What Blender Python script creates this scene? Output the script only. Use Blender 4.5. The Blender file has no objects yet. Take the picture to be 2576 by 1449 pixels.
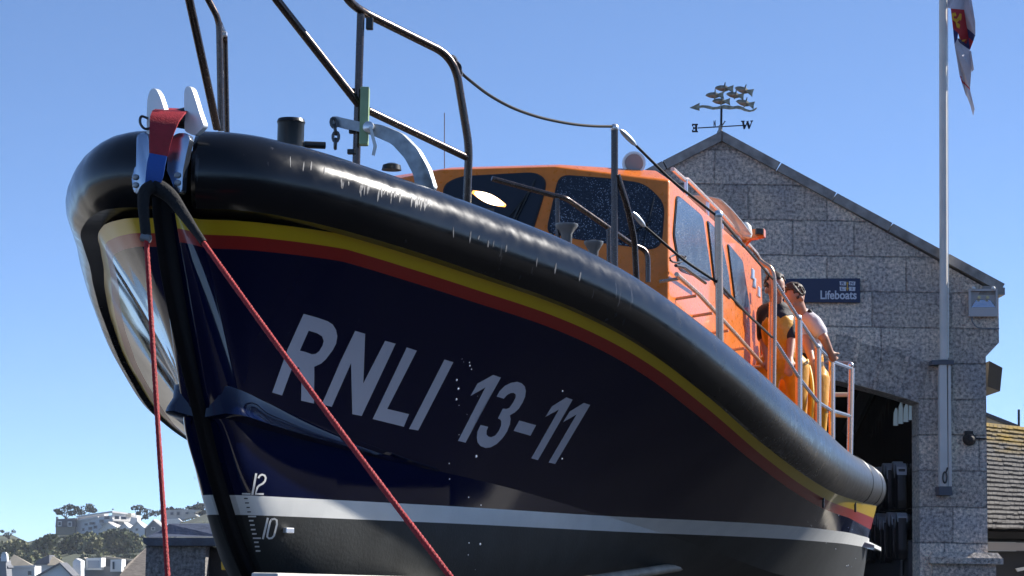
import bpy, bmesh, math, random
from mathutils import Vector, Matrix
from mathutils.bvhtree import BVHTree
from mathutils.geometry import delaunay_2d_cdt
from bisect import bisect_right
R_ = math.radians
random.seed(7)
scene = bpy.context.scene
col = scene.collection

# ------------------------------------------------------------------ camera model
F_PX, CAM = 5725.0, Vector((0, 0, 1.6))
PITCH, ROLL = math.atan((1420-724.5)/F_PX), R_(.9)
cf = Vector((0, math.cos(PITCH), math.sin(PITCH)))
_u = Vector((0, -math.sin(PITCH), math.cos(PITCH)))
_r = Vector((1, 0, 0))
cr = _r*math.cos(ROLL)+_u*math.sin(ROLL)
cu = _u*math.cos(ROLL)-_r*math.sin(ROLL)
def ray(u, v): return cf+cr*((u-1288)/F_PX)-cu*((v-724.5)/F_PX)
def aty(u, v, Y):
    d = ray(u, v); return CAM+d*((Y-CAM.y)/d.y)
# boat frame: s metres aft of the stem at the waterline, y to port, z up
BS = Vector((.24, .9708, 0)); BP = Vector((.9708, -.24, 0))
B0 = CAM+ray(560, 1245)*(F_PX/550); B0.z = 0
ZW = 1.895
def W(s, y, z): return B0+BS*s+BP*y+Vector((0, 0, z))
def bs(u, v, s):
    d = ray(u, v); return CAM+d*(((B0-CAM).dot(BS)+s)/d.dot(BS))
def by(u, v, y):
    d = ray(u, v); return CAM+d*(((B0-CAM).dot(BP)+y)/d.dot(BP))
def tos(P): q = P-B0; return q.dot(BS), q.dot(BP), q.z
def atplane(u, v, a, b, c):
    n = (b-a).cross(c-a); d = ray(u, v); return CAM+d*((a-CAM).dot(n)/d.dot(n))
def pch(pts):
    xs = [p[0] for p in pts]; ys = [p[1] for p in pts]; n = len(xs)
    h = [xs[i+1]-xs[i] for i in range(n-1)]; dl = [(ys[i+1]-ys[i])/h[i] for i in range(n-1)]
    m = [dl[0]]+[0 if dl[i-1]*dl[i] <= 0 else (h[i-1]+h[i])*3/((2*h[i]+h[i-1])/dl[i-1]+(h[i]+2*h[i-1])/dl[i]) for i in range(1, n-1)]+[dl[-1]]
    def f(x):
        if x <= xs[0]: return ys[0]
        if x >= xs[-1]: return ys[-1]
        i = bisect_right(xs, x)-1; t = (x-xs[i])/h[i]; t2 = t*t; t3 = t2*t
        return (2*t3-3*t2+1)*ys[i]+(t3-2*t2+t)*h[i]*m[i]+(-2*t3+3*t2)*ys[i+1]+(t3-t2)*h[i]*m[i+1]
    return f

# ------------------------------------------------------------------ materials
MATS = {}
def mat(name, base, rough=.5, metal=0, coat=0, var=0, vscale=8, bump=0, bscale=30, spec=.5, stretch=None, rvar=0, coord='Object', detail=6):
    if name in MATS: return MATS[name]
    m = bpy.data.materials.new(name); m.use_nodes = True
    nt = m.node_tree; b = nt.nodes['Principled BSDF']
    b.inputs['Base Color'].default_value = (*base, 1); b.inputs['Roughness'].default_value = rough
    b.inputs['Metallic'].default_value = metal; b.inputs['Coat Weight'].default_value = coat
    b.inputs['Coat Roughness'].default_value = .05; b.inputs['Specular IOR Level'].default_value = spec
    N = nt.nodes.new; L = nt.links.new
    if var or bump or rvar:
        tc = N('ShaderNodeTexCoord'); src = tc.outputs[coord]
        if stretch:
            mp = N('ShaderNodeMapping'); mp.inputs['Scale'].default_value = stretch; L(src, mp.inputs[0]); src = mp.outputs[0]
    if var:
        n = N('ShaderNodeTexNoise'); n.inputs['Scale'].default_value = vscale; n.inputs['Detail'].default_value = detail; L(src, n.inputs[0])
        r = N('ShaderNodeValToRGB'); r.color_ramp.elements[0].position = .3; r.color_ramp.elements[1].position = .7
        r.color_ramp.elements[0].color = (*[c*(1-var) for c in base], 1); r.color_ramp.elements[1].color = (*[min(1, c*(1+var)) for c in base], 1)
        L(n.outputs[0], r.inputs[0]); L(r.outputs[0], b.inputs['Base Color'])
    if rvar:
        n = N('ShaderNodeTexNoise'); n.inputs['Scale'].default_value = vscale*1.7; n.inputs['Detail'].default_value = 5; L(src, n.inputs[0])
        mr = N('ShaderNodeMapRange'); mr.inputs[1].default_value = .3; mr.inputs[2].default_value = .7
        mr.inputs[3].default_value = max(.02, rough-rvar); mr.inputs[4].default_value = min(1, rough+rvar)
        L(n.outputs[0], mr.inputs[0]); L(mr.outputs[0], b.inputs['Roughness'])
    if bump:
        n = N('ShaderNodeTexNoise'); n.inputs['Scale'].default_value = bscale; n.inputs['Detail'].default_value = 5; L(src, n.inputs[0])
        bp = N('ShaderNodeBump'); bp.inputs['Strength'].default_value = bump; bp.inputs['Distance'].default_value = .02
        L(n.outputs[0], bp.inputs['Height']); L(bp.outputs[0], b.inputs['Normal'])
    MATS[name] = m; return m

def granite(name, x0=0, z0=0, bw=1.05, rh=.4715, tone=(.72, .635, .54)):
    """rock-faced granite blocks: brick joints, speckle, rough bump; object X/Z are the wall's plane"""
    m = bpy.data.materials.new(name); m.use_nodes = True; nt = m.node_tree; b = nt.nodes['Principled BSDF']; N = nt.nodes.new; L = nt.links.new
    b.inputs['Roughness'].default_value = .9
    tc = N('ShaderNodeTexCoord'); sx = N('ShaderNodeSeparateXYZ'); L(tc.outputs['Object'], sx.inputs[0])
    xy = N('ShaderNodeMath'); xy.operation = 'ADD'; L(sx.outputs[0], xy.inputs[0]); L(sx.outputs[1], xy.inputs[1])
    cb = N('ShaderNodeCombineXYZ'); L(xy.outputs[0], cb.inputs[0]); L(sx.outputs[2], cb.inputs[1])
    mp = N('ShaderNodeMapping'); mp.inputs['Location'].default_value = (x0, z0, 0); L(cb.outputs[0], mp.inputs[0])
    wn = N('ShaderNodeTexNoise'); wn.inputs['Scale'].default_value = 5; wn.inputs['Detail'].default_value = 4; L(tc.outputs['Object'], wn.inputs[0])
    ws = N('ShaderNodeVectorMath'); ws.operation = 'MULTIPLY_ADD'; ws.inputs[1].default_value = (.03, .03, 0); L(wn.outputs['Color'], ws.inputs[0]); L(mp.outputs[0], ws.inputs[2])
    br = N('ShaderNodeTexBrick'); br.inputs['Scale'].default_value = 1; br.inputs['Brick Width'].default_value = bw; br.inputs['Row Height'].default_value = rh
    br.inputs['Mortar Size'].default_value = .011; br.inputs['Mortar Smooth'].default_value = .6; br.inputs['Bias'].default_value = 0
    br.squash = .78; br.squash_frequency = 3; br.offset = .43
    br.inputs['Color1'].default_value = (*[c*.70 for c in tone], 1); br.inputs['Color2'].default_value = (tone[0]*1.22, tone[1]*1.18, tone[2]*1.12, 1)
    br.inputs['Mortar'].default_value = (*[c*.66 for c in tone], 1); L(ws.outputs[0], br.inputs[0])
    big = N('ShaderNodeTexNoise'); big.inputs['Scale'].default_value = 1.6; big.inputs['Detail'].default_value = 5; L(tc.outputs['Object'], big.inputs[0])
    rb = N('ShaderNodeValToRGB'); rb.color_ramp.elements[0].position = .3; rb.color_ramp.elements[0].color = (.62, .66, .74, 1); rb.color_ramp.elements[1].position = .72; rb.color_ramp.elements[1].color = (1.12, 1.05, .94, 1)
    L(big.outputs[0], rb.inputs[0])
    mx = N('ShaderNodeMix'); mx.data_type = 'RGBA'; mx.blend_type = 'MULTIPLY'; mx.inputs[0].default_value = 1; L(br.outputs[0], mx.inputs[6]); L(rb.outputs[0], mx.inputs[7])
    sp = N('ShaderNodeTexNoise'); sp.inputs['Scale'].default_value = 23; sp.inputs['Detail'].default_value = 6; sp.inputs['Roughness'].default_value = .7; L(tc.outputs['Object'], sp.inputs[0])
    rs = N('ShaderNodeValToRGB'); rs.color_ramp.elements[0].position = .36; rs.color_ramp.elements[0].color = (.34, .35, .38, 1); rs.color_ramp.elements[1].position = .64; rs.color_ramp.elements[1].color = (1.75, 1.75, 1.75, 1)
    L(sp.outputs[0], rs.inputs[0])
    m2 = N('ShaderNodeMix'); m2.data_type = 'RGBA'; m2.blend_type = 'MULTIPLY'; m2.inputs[0].default_value = .92; L(mx.outputs[2], m2.inputs[6]); L(rs.outputs[0], m2.inputs[7])
    L(m2.outputs[2], b.inputs['Base Color'])
    inv = N('ShaderNodeMath'); inv.operation = 'MULTIPLY_ADD'; inv.inputs[1].default_value = -2.2; L(br.outputs['Fac'], inv.inputs[0]); L(sp.outputs[0], inv.inputs[2])
    bp = N('ShaderNodeBump'); bp.inputs['Strength'].default_value = .9; bp.inputs['Distance'].default_value = .03; L(inv.outputs[0], bp.inputs['Height']); L(bp.outputs[0], b.inputs['Normal'])
    MATS[name] = m; return m

navy = mat('navy_paint', (.0002, .0032, .027), .06, coat=0, rvar=.03, vscale=3, spec=.28, bump=.012, bscale=1.6)
rubber = mat('black_rubber', (.010, .011, .013), .36, rvar=.12, vscale=9, bump=.12, bscale=45, spec=.55)
black = mat('black_paint', (.010, .011, .012), .35, bump=.05, bscale=60)
antifoul = mat('antifouling', (.020, .022, .021), .62, var=.35, vscale=5, bump=.1, bscale=60)
white = mat('white_paint', (.72, .72, .68), .4, var=.06, vscale=5)
letterw = mat('letter_vinyl', (.56, .545, .59), .5, spec=.2)
yellow = mat('yellow_paint', (.62, .41, .005), .28, coat=.3)
red = mat('red_paint', (.34, .010, .008), .3, coat=.3)
orange = mat('orange_paint', (.84, .20, .008), .33, coat=.35, var=.10, vscale=14, rvar=.1)
steel = mat('stainless_steel', (.66, .48, .38), .3, metal=.8, rvar=.08, vscale=20)
brightsteel = mat('polished_steel', (.80, .80, .80), .33, metal=.75)
galv = mat('galvanised_steel', (.36, .38, .39), .5, metal=.7, var=.3, vscale=18, bump=.1)
deckm = mat('grey_deck', (.06, .06, .065), .7, bump=.2, bscale=120)
darkm = mat('dark_interior', (.012, .012, .013), .8)
chain_m = mat('chain_metal', (.10, .10, .10), .4, metal=.8)
greym = mat('grey_plastic', (.17, .18, .19), .45)
padm = mat('green_pad', (.30, .42, .22), .55, var=.15)
rope_red = mat('red_rope', (.40, .008, .010), .6, var=.3, vscale=90, bump=.5, bscale=220)
web_red = mat('red_webbing', (.34, .012, .02), .6, bump=.3, bscale=150, var=.12, vscale=30)
web_blue = mat('blue_webbing', (.012, .085, .36), .55, bump=.3, bscale=150)
sleeve_m = mat('black_sleeve', (.006, .006, .007), .85, bump=.4, bscale=80)
ylrope = mat('yellow_rope', (.75, .48, .02), .55)

def glass_m(name, base, wet, scale):
    m = bpy.data.materials.new(name); m.use_nodes = True; nt = m.node_tree; b = nt.nodes['Principled BSDF']; N = nt.nodes.new; L = nt.links.new
    b.inputs['Roughness'].default_value = .06
    tc = N('ShaderNodeTexCoord'); vo = N('ShaderNodeTexVoronoi'); vo.inputs['Scale'].default_value = scale; L(tc.outputs['Object'], vo.inputs[0])
    no = N('ShaderNodeTexNoise'); no.inputs['Scale'].default_value = 5; no.inputs['Detail'].default_value = 3; L(tc.outputs['Object'], no.inputs[0])
    md = N('ShaderNodeMath'); md.operation = 'MULTIPLY_ADD'; md.inputs[1].default_value = -.38; L(no.outputs[0], md.inputs[0]); L(vo.outputs['Distance'], md.inputs[2])
    r = N('ShaderNodeValToRGB'); r.color_ramp.elements[0].position = -.0; r.color_ramp.elements[0].color = (*wet, 1); r.color_ramp.elements[1].position = .07; r.color_ramp.elements[1].color = (*base, 1)
    L(md.outputs[0], r.inputs[0]); L(r.outputs[0], b.inputs['Base Color'])
    bp = N('ShaderNodeBump'); bp.inputs['Strength'].default_value = .35; bp.inputs['Distance'].default_value = .01; bp.invert = True; L(md.outputs[0], bp.inputs['Height']); L(bp.outputs[0], b.inputs['Normal'])
    MATS[name] = m; return m
glass_front = glass_m('wet_front_glass', (.010, .014, .025), (.30, .32, .36), 80)
glass_side = glass_m('wet_side_glass', (.05, .07, .10), (.7, .73, .78), 90)

# ------------------------------------------------------------------ object helpers
def link(o): col.objects.link(o); return o
def tag(o, label=None, cat=None, group=None, kind=None):
    for k, v in (('label', label), ('category', cat), ('group', group), ('kind', kind)):
        if v: o[k] = v
    return o
def thing(name, loc, label, cat, group=None):
    o = link(bpy.data.objects.new(name, None)); o.location = loc; o.empty_display_size = .3
    return tag(o, label, cat, group)
def origin(o):
    p = Vector(o.location)
    while o.parent: o = o.parent; p += o.location
    return p
def obj(name, bm, m, parent=None, smooth=False, loc=None, keep=False):
    """one mesh object; bm is in world metres; its origin is its thing's"""
    base = origin(parent) if parent else Vector(loc) if loc is not None else Vector((0, 0, 0))
    bmesh.ops.translate(bm, verts=bm.verts, vec=-base)
    bmesh.ops.recalc_face_normals(bm, faces=bm.faces) if not keep else None
    me = bpy.data.meshes.new(name); bm.to_mesh(me); bm.free()
    for x in (m if isinstance(m, (list, tuple)) else [m]): me.materials.append(x)
    if smooth:
        me.polygons.foreach_set('use_smooth', [True]*len(me.polygons))
        if smooth != 'all': me.set_sharp_from_angle(angle=R_(smooth if smooth is not True else 40))
    o = link(bpy.data.objects.new(name, me))
    if parent: o.parent = parent
    else: o.location = base
    return o
def sweep(bm, pts, r, seg=8, cap=True, mi=0):
    pts = [Vector(p) for p in pts]; n = len(pts); rings = []; up = None
    for i, p in enumerate(pts):
        t = (pts[min(i+1, n-1)]-pts[max(i-1, 0)]).normalized()
        if up is None:
            up = Vector((0, 0, 1)) if abs(t.z) < .9 else Vector((1, 0, 0))
        a = t.cross(up).normalized(); up = a.cross(t).normalized()
        rr = r(i/(n-1)) if callable(r) else r
        rings.append([bm.verts.new(p+(a*math.cos(2*math.pi*k/seg)+up*math.sin(2*math.pi*k/seg))*rr) for k in range(seg)])
    fs = []
    for A, B in zip(rings, rings[1:]):
        for k in range(seg): fs.append(bm.faces.new((A[k], A[(k+1) % seg], B[(k+1) % seg], B[k])))
    if cap: fs += [bm.faces.new(rings[0][::-1]), bm.faces.new(rings[-1])]
    for f in fs: f.material_index = mi
    return rings
def fillet(pts, rad=.06, n=5):
    pts = [Vector(p) for p in pts]; out = [pts[0]]
    for a, b, c in zip(pts, pts[1:], pts[2:]):
        d1 = min(rad, (a-b).length*.45); d2 = min(rad, (c-b).length*.45)
        p = b+(a-b).normalized()*d1; q = b+(c-b).normalized()*d2
        out += [p.lerp(b, k/n).lerp(b.lerp(q, k/n), k/n) for k in range(n+1)]
    return out+[pts[-1]]
def tube(name, pts, r, m, parent=None, seg=8, rad=.06, loc=None):
    bm = bmesh.new(); sweep(bm, fillet(pts, rad) if rad else pts, r, seg); return obj(name, bm, m, parent, True, loc)
def box(bm, c, dx, dy, dz, ax=None, mi=0):
    """box round c with half sizes along axes ax (default world)"""
    ax = ax or (Vector((1, 0, 0)), Vector((0, 1, 0)), Vector((0, 0, 1))); c = Vector(c)
    v = [bm.verts.new(c+ax[0]*(i*dx)+ax[1]*(j*dy)+ax[2]*(k*dz)) for i in (-1, 1) for j in (-1, 1) for k in (-1, 1)]
    fs = [bm.faces.new([v[i] for i in f]) for f in ((0, 1, 3, 2), (4, 6, 7, 5), (0, 4, 5, 1), (2, 3, 7, 6), (0, 2, 6, 4), (1, 5, 7, 3))]
    for f in fs: f.material_index = mi
    return fs
def bev(bm, w=.01, n=2):
    bmesh.ops.bevel(bm, geom=[e for e in bm.edges], offset=w, segments=n, affect='EDGES', profile=.6)
def prism(bm, pts, d, mi=0):
    """polygon of world points thickened by vector d"""
    a = [bm.verts.new(Vector(p)) for p in pts]; b = [bm.verts.new(Vector(p)+d) for p in pts]; n = len(a)
    fs = [bm.faces.new(a), bm.faces.new(b[::-1])]+[bm.faces.new((a[i], b[i], b[(i+1) % n], a[(i+1) % n])) for i in range(n)]
    for f in fs: f.material_index = mi
    return fs
def lathe(bm, c, prof, axis=Vector((0, 0, 1)), seg=20):
    """profile (radius, height) turned about axis at c"""
    axis = axis.normalized(); a = axis.cross(Vector((1, 0, 0)) if abs(axis.x) < .9 else Vector((0, 1, 0))).normalized(); b = axis.cross(a)
    rings = [[bm.verts.new(Vector(c)+axis*h+(a*math.cos(2*math.pi*k/seg)+b*math.sin(2*math.pi*k/seg))*max(r, 1e-4)) for k in range(seg)] for r, h in prof]
    for A, Bq in zip(rings, rings[1:]):
        for k in range(seg): bm.faces.new((A[k], A[(k+1) % seg], Bq[(k+1) % seg], Bq[k]))
    bm.faces.new(rings[0][::-1]); bm.faces.new(rings[-1])
def rounded(poly, rad, n=4):
    out = []; m = len(poly)
    for i in range(m):
        a, b, c = Vector(poly[i-1]), Vector(poly[i]), Vector(poly[(i+1) % m])
        d1 = min(rad, (a-b).length*.45); d2 = min(rad, (c-b).length*.45)
        p = b+(a-b).normalized()*d1; q = b+(c-b).normalized()*d2
        out += [tuple(p.lerp(b, k/n).lerp(b.lerp(q, k/n), k/n)) for k in range(n+1)]
    return out
def inpoly(x, y, poly):
    r = False; j = len(poly)-1
    for i in range(len(poly)):
        xi, yi = poly[i]; xj, yj = poly[j]
        if (yi > y) != (yj > y) and x < (xj-xi)*(y-yi)/(yj-yi)+xi: r = not r
        j = i
    return r

# ------------------------------------------------------------------ world, sun, camera
w = bpy.data.worlds.new('World'); scene.world = w; w.use_nodes = True
bg = w.node_tree.nodes['Background']; sky = w.node_tree.nodes.new('ShaderNodeTexSky'); sky.sky_type = 'NISHITA'
SUN_PHI, SUN_EL = R_(26.5), R_(36.7)
S = Vector((math.cos(SUN_EL)*math.cos(SUN_PHI), math.cos(SUN_EL)*math.sin(SUN_PHI), math.sin(SUN_EL)))
sky.sun_disc = False; sky.sun_elevation = SUN_EL; sky.sun_rotation = math.atan2(S.x, S.y)
sky.air_density = .5; sky.dust_density = 0; sky.ozone_density = 7.5; sky.altitude = 2000
gam = w.node_tree.nodes.new('ShaderNodeGamma'); gam.inputs[1].default_value = .83; w.node_tree.links.new(sky.outputs[0], gam.inputs[0]); w.node_tree.links.new(gam.outputs[0], bg.inputs[0]); bg.inputs[1].default_value = .15
sun = bpy.data.lights.new('sun', 'SUN'); sun.energy = 4.6; sun.angle = R_(.5); sun.color = (1, .95, .88)
so = link(bpy.data.objects.new('sun', sun)); so.rotation_euler = (-S).to_track_quat('-Z', 'Y').to_euler(); so.location = (20, 20, 40)
cam = bpy.data.cameras.new('camera'); cam.sensor_width = 36; cam.lens = 36*F_PX/2576; cam.clip_end = 20000; cam.clip_start = .1
co = link(bpy.data.objects.new('camera', cam))
M = Matrix((cr, cu, -cf)).transposed().to_4x4(); M.translation = CAM; co.matrix_world = M
scene.camera = co
vs = scene.view_settings; vs.view_transform = 'Standard'; vs.look = 'None'; vs.exposure = .88; vs.gamma = 1

# ------------------------------------------------------------------ lifeboat: hull and fenders
boat = thing('lifeboat', B0+Vector((0, 0, .8)), 'large navy lifeboat with an orange wheelhouse and thick black fender, bow towards the viewer', 'lifeboat')
ty = pch([(-.60, .085), (-.57, .20), (-.42, .36), (-.2, .505), (0, .615), (.4, .775), (.8, .925), (1.4, 1.165), (2, 1.375), (3, 1.645), (4, 1.83), (5, 1.945), (6.5, 2.02), (8, 2.02), (10, 1.955), (11.2, 1.905), (12.2, 1.80)])
tr = pch([(-.6, .205), (0, .20), (.8, .205), (1.4, .207), (2, .215), (3, .237), (4, .262), (5, .262), (6.5, .235), (8, .217), (12.2, .212)])
tz = pch([(-.6, 3.26), (-.42, 3.245), (-.2, 3.225), (0, 3.203), (.4, 3.172), (.8, 3.137), (1.4, 3.072), (2, 2.975), (3, 2.745), (4, 2.53), (5, 2.395), (6.5, 2.305), (8, 2.295), (10, 2.325), (12.2, 2.36)])
SS = [-.60+12.80*(i/150)**1.9 for i in range(151)]
STBD_SHEAR = .095    # only her starboard half is sheared upward, to fit its outline in the image
def path3(sgn):
    pts = [Vector((s, sgn*ty(s), tz(s))) for s in SS]
    return pts
def fender_bm(sgn):
    bm = bmesh.new(); P = path3(sgn); n = len(P); seg = 28; rings = []
    def ring(p, t, r):
        nrm = Vector((t.y, -t.x, 0)).normalized()*-sgn
        p = p+Vector((0, 0, STBD_SHEAR*max(0, -p.y)))
        return [bm.verts.new(W(*(p+nrm*math.cos(2*math.pi*k/seg)*r+Vector((0, 0, 1))*max(math.sin(2*math.pi*k/seg), -.755)*r))) for k in range(seg)]
    T = [(P[min(i+1, n-1)]-P[max(i-1, 0)]).normalized() for i in range(n)]
    t0 = T[0]
    rings.append(ring(P[0]-t0*.02, t0, tr(-.64)*.93))
    for i in range(n):
        r = tr(SS[i])
        if i == 0: rings.append(ring(P[0], t0, r)); continue
        # slightly proud joint bands towards the stern
        rings.append(ring(P[i], T[i], r))
    for q in (.35, .7, .92, 1): rings.append(ring(P[-1]+T[-1]*.13*q, T[-1], tr(12.2)*math.sqrt(max(.02, 1-q*q*.75))))
    for A, Bq in zip(rings, rings[1:]):
        for k in range(seg): bm.faces.new((A[k], A[(k+1) % seg], Bq[(k+1) % seg], Bq[k]))
    bm.faces.new(rings[0]); bm.faces.new(rings[-1])
    return bm
def joint_band(s, sgn, wd=.05):
    bm = bmesh.new(); seg = 28; rr = []
    for ds, k2 in ((-wd, 1.0), (-wd*.8, 1.025), (wd*.8, 1.025), (wd, 1.0)):
        q = s+ds; p = Vector((q, sgn*ty(q), tz(q)+(STBD_SHEAR*ty(q) if sgn < 0 else 0))); t = (Vector((q+.05, sgn*ty(q+.05), tz(q+.05)+(STBD_SHEAR*ty(q+.05) if sgn < 0 else 0)))-p).normalized(); nrm = Vector((t.y, -t.x, 0)).normalized()
        rr.append([bm.verts.new(W(*(p+(nrm*math.cos(2*math.pi*k/seg)+Vector((0, 0, 1))*max(math.sin(2*math.pi*k/seg), -.745))*tr(q)*k2))) for k in range(seg)])
    for A, Bq in zip(rr, rr[1:]):
        for k in range(seg): bm.faces.new((A[k], A[(k+1) % seg], Bq[(k+1) % seg], Bq[k]))
    return bm
def fender_mat():
    """wet black rubber with dried salt and scuffs in short marks across the tube"""
    m = bpy.data.materials.new('fender_rubber'); m.use_nodes = True; nt = m.node_tree; b = nt.nodes['Principled BSDF']; N = nt.nodes.new; L = nt.links.new
    tc = N('ShaderNodeTexCoord'); mp = N('ShaderNodeMapping'); mp.inputs['Scale'].default_value = (30, 30, 3); L(tc.outputs['Object'], mp.inputs[0])
    a = N('ShaderNodeTexNoise'); a.inputs['Scale'].default_value = 1; a.inputs['Detail'].default_value = 3; L(mp.outputs[0], a.inputs[0])
    g = N('ShaderNodeTexNoise'); g.inputs['Scale'].default_value = 1.7; g.inputs['Detail'].default_value = 4; L(tc.outputs['Object'], g.inputs[0])
    ml = N('ShaderNodeMath'); ml.operation = 'MULTIPLY'; L(a.outputs[0], ml.inputs[0]); L(g.outputs[0], ml.inputs[1])
    r = N('ShaderNodeValToRGB'); r.color_ramp.elements[0].position = .36; r.color_ramp.elements[0].color = (.006, .0065, .008, 1); r.color_ramp.elements[1].position = .45; r.color_ramp.elements[1].color = (.06, .06, .065, 1)
    L(ml.outputs[0], r.inputs[0]); L(r.outputs[0], b.inputs['Base Color'])
    b.inputs['Specular IOR Level'].default_value = .4; f = N('ShaderNodeTexNoise'); f.inputs['Scale'].default_value = 14; f.inputs['Detail'].default_value = 6; L(tc.outputs['Object'], f.inputs[0])
    mr = N('ShaderNodeMapRange'); mr.inputs[1].default_value = .3; mr.inputs[2].default_value = .7; mr.inputs[3].default_value = -.05; mr.inputs[4].default_value = .06; L(f.outputs[0], mr.inputs[0])
    sy = N('ShaderNodeSeparateXYZ'); L(tc.outputs['Object'], sy.inputs[0]); wy = N('ShaderNodeMapRange'); wy.inputs[1].default_value = 1; wy.inputs[2].default_value = 8; wy.inputs[3].default_value = .19; wy.inputs[4].default_value = .40; L(sy.outputs[1], wy.inputs[0])   # smooth and wet forward, worn matt aft
    ad = N('ShaderNodeMath'); L(mr.outputs[0], ad.inputs[0]); L(wy.outputs[0], ad.inputs[1]); L(ad.outputs[0], b.inputs['Roughness'])
    bp = N('ShaderNodeBump'); bp.inputs['Strength'].default_value = .07; bp.inputs['Distance'].default_value = .006; L(f.outputs[0], bp.inputs['Height']); L(bp.outputs[0], b.inputs['Normal'])
    return m
fend = fender_mat()
for sgn in (1, -1):
    f = obj('fender', fender_bm(sgn), fend, boat, 30)
    if sgn > 0: port_fender = f
    for s in (8.6, 10.4, 11.3): obj('joint_band', joint_band(s, sgn, .035), fend, f, True)

cy = pch([(-.3, .045), (-.26, .10), (0, .165), (.3, .245), (.64, .355), (1.0, .47), (1.65, .675), (3.5, 1.08), (5.3, 1.5), (7, 1.70), (9, 1.84), (12.2, 1.81)])
cz = pch([(-.3, 2.243), (0, 2.213), (.45, 2.167), (1.2, 2.09), (2.15, 2.016), (3.34, 1.909), (4.17, 1.822), (5.2, 1.70), (6.84, 1.56), (9, 1.48), (12.2, 1.44)])
stem_s = pch([(.9, 12.2), (.95, 4), (1.1, 1.7), (1.3, .86), (1.527, .423), (1.726, .168), (1.895, 0), (2.08, -.165), (2.215, -.264), (2.34, -.357), (2.645, -.593), (2.9, -.75), (3.1, -.835)])
kz = pch([(-.264, 2.215), (-.165, 2.08), (0, 1.895), (.168, 1.726), (.423, 1.527), (.86, 1.3), (1.7, 1.1), (4, .97), (12.2, .95)])
NT = 130
def hull_section(i):
    t = (i/NT)**1.9
    sg = -.80+13.0*t; sc = -.30+12.5*t; sk = -.264+12.46*t
    if sg < -.60: G = Vector((sg, .05+(ty(-.6)-.05)*(sg+.80)/.20, tz(-.6)-tr(-.6)*.90))
    else: wa = min(1, max(0, (sg-5.5)/2))*(1-.45*max(0, min(1, (sg-10.5)/1.7))); G = Vector((sg, ty(sg)+tr(sg)*(.28+.34*min(1, max(0, (sg-.3)/2.2)))*min(1, max(0, (sg+.6)/.5)), tz(sg)-tr(sg)*(.90-.16*min(1, max(0, (sg+.6)/.5)))))
    C = Vector((sc, cy(sc), cz(sc))); K = Vector((sk, .06, kz(sk)))
    fl = .30+.22*min(1, max(0, sg/9))
    Q = Vector(((G.x+C.x)/2, C.y+fl*(G.y-C.y), C.z+.52*(G.z-C.z)))
    if i == 0: Q = Vector((stem_s(Q.z), .06, Q.z))
    top = [G.lerp(Q, k/40).lerp(Q.lerp(C, k/40), k/40) for k in range(41)]
    acc = [0]
    for a, b in zip(top, top[1:]): acc.append(acc[-1]+(b-a).length)
    def at(L):
        L = min(L, acc[-1]); j = min(39, max(0, bisect_right(acc, L)-1)); return top[j].lerp(top[j+1], (L-acc[j])/(acc[j+1]-acc[j]))
    yw = .072+.010*min(1, max(0, sg/3))+.036*min(1, max(0, (sg-8)/3)); rows = [at(0), at(yw), at(yw*1.9)]; L0 = yw*1.9
    rows += [at(L0+(acc[-1]-L0)*k/8) for k in range(1, 9)]
    w2 = min(1, max(0, (sc-2)/4))
    Qb = Vector(((C.x+K.x)/2, K.y+(C.y-K.y)*(.97-.42*w2), K.z+(C.z-K.z)*(.16+.34*w2)))
    rows += [C.lerp(Qb, k/9).lerp(Qb.lerp(K, k/9), k/9) for k in range(1, 10)]
    return rows
def hull_bm():
    bm = bmesh.new(); sec = [hull_section(i) for i in range(NT+1)]; nr = len(sec[0]); sides = []
    for sgn in (1, -1):
        V = [[bm.verts.new(W(p.x, p.y*sgn, p.z+(STBD_SHEAR*p.y if sgn < 0 else 0))) for p in r] for r in sec]; sides.append(V)
        for i in range(NT):
            for j in range(nr-1):
                q = (V[i][j], V[i+1][j], V[i+1][j+1], V[i][j+1])
                f = bm.faces.new(q if sgn < 0 else q[::-1]); f.material_index = 0 if j == 0 else 1 if j == 1 else 2
                f.smooth = True
        for i in range(NT):
            e = bm.edges.get((V[i][10], V[i+1][10]))
            if e: e.smooth = False
    A, Bq = sides
    for j in range(nr-1):   # transom, stem face
        f = bm.faces.new((A[NT][j], Bq[NT][j], Bq[NT][j+1], A[NT][j+1])); f.material_index = 2
        f = bm.faces.new((A[0][j], A[0][j+1], Bq[0][j+1], Bq[0][j])); f.material_index = 2
    for i in range(NT):
        f = bm.faces.new((A[i][nr-1], Bq[i][nr-1], Bq[i+1][nr-1], A[i+1][nr-1])); f.material_index = 2
    for z in (ZW, ZW-.088):
        bmesh.ops.bisect_plane(bm, geom=bm.verts[:]+bm.edges[:]+bm.faces[:], dist=1e-5, plane_co=(0, 0, z), plane_no=(0, 0, 1))
    for f in bm.faces:
        if f.material_index == 2:
            z = f.calc_center_median().z
            f.material_index = 2 if z > ZW else 3 if z > ZW-.088 else 4
    return bm
hb = hull_bm(); bmesh.ops.recalc_face_normals(hb, faces=hb.faces)
HULL = BVHTree.FromBMesh(hb)
hull = obj('hull', hb, [yellow, red, navy, white, antifoul], boat)
def onhull(u, v, off=.0015):
    d = ray(u, v).normalized(); p, n, i, t = HULL.ray_cast(CAM, d)
    if p is None: return None
    return p-d*off*1.0+(n*off if n.dot(d) < 0 else -n*off)
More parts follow.
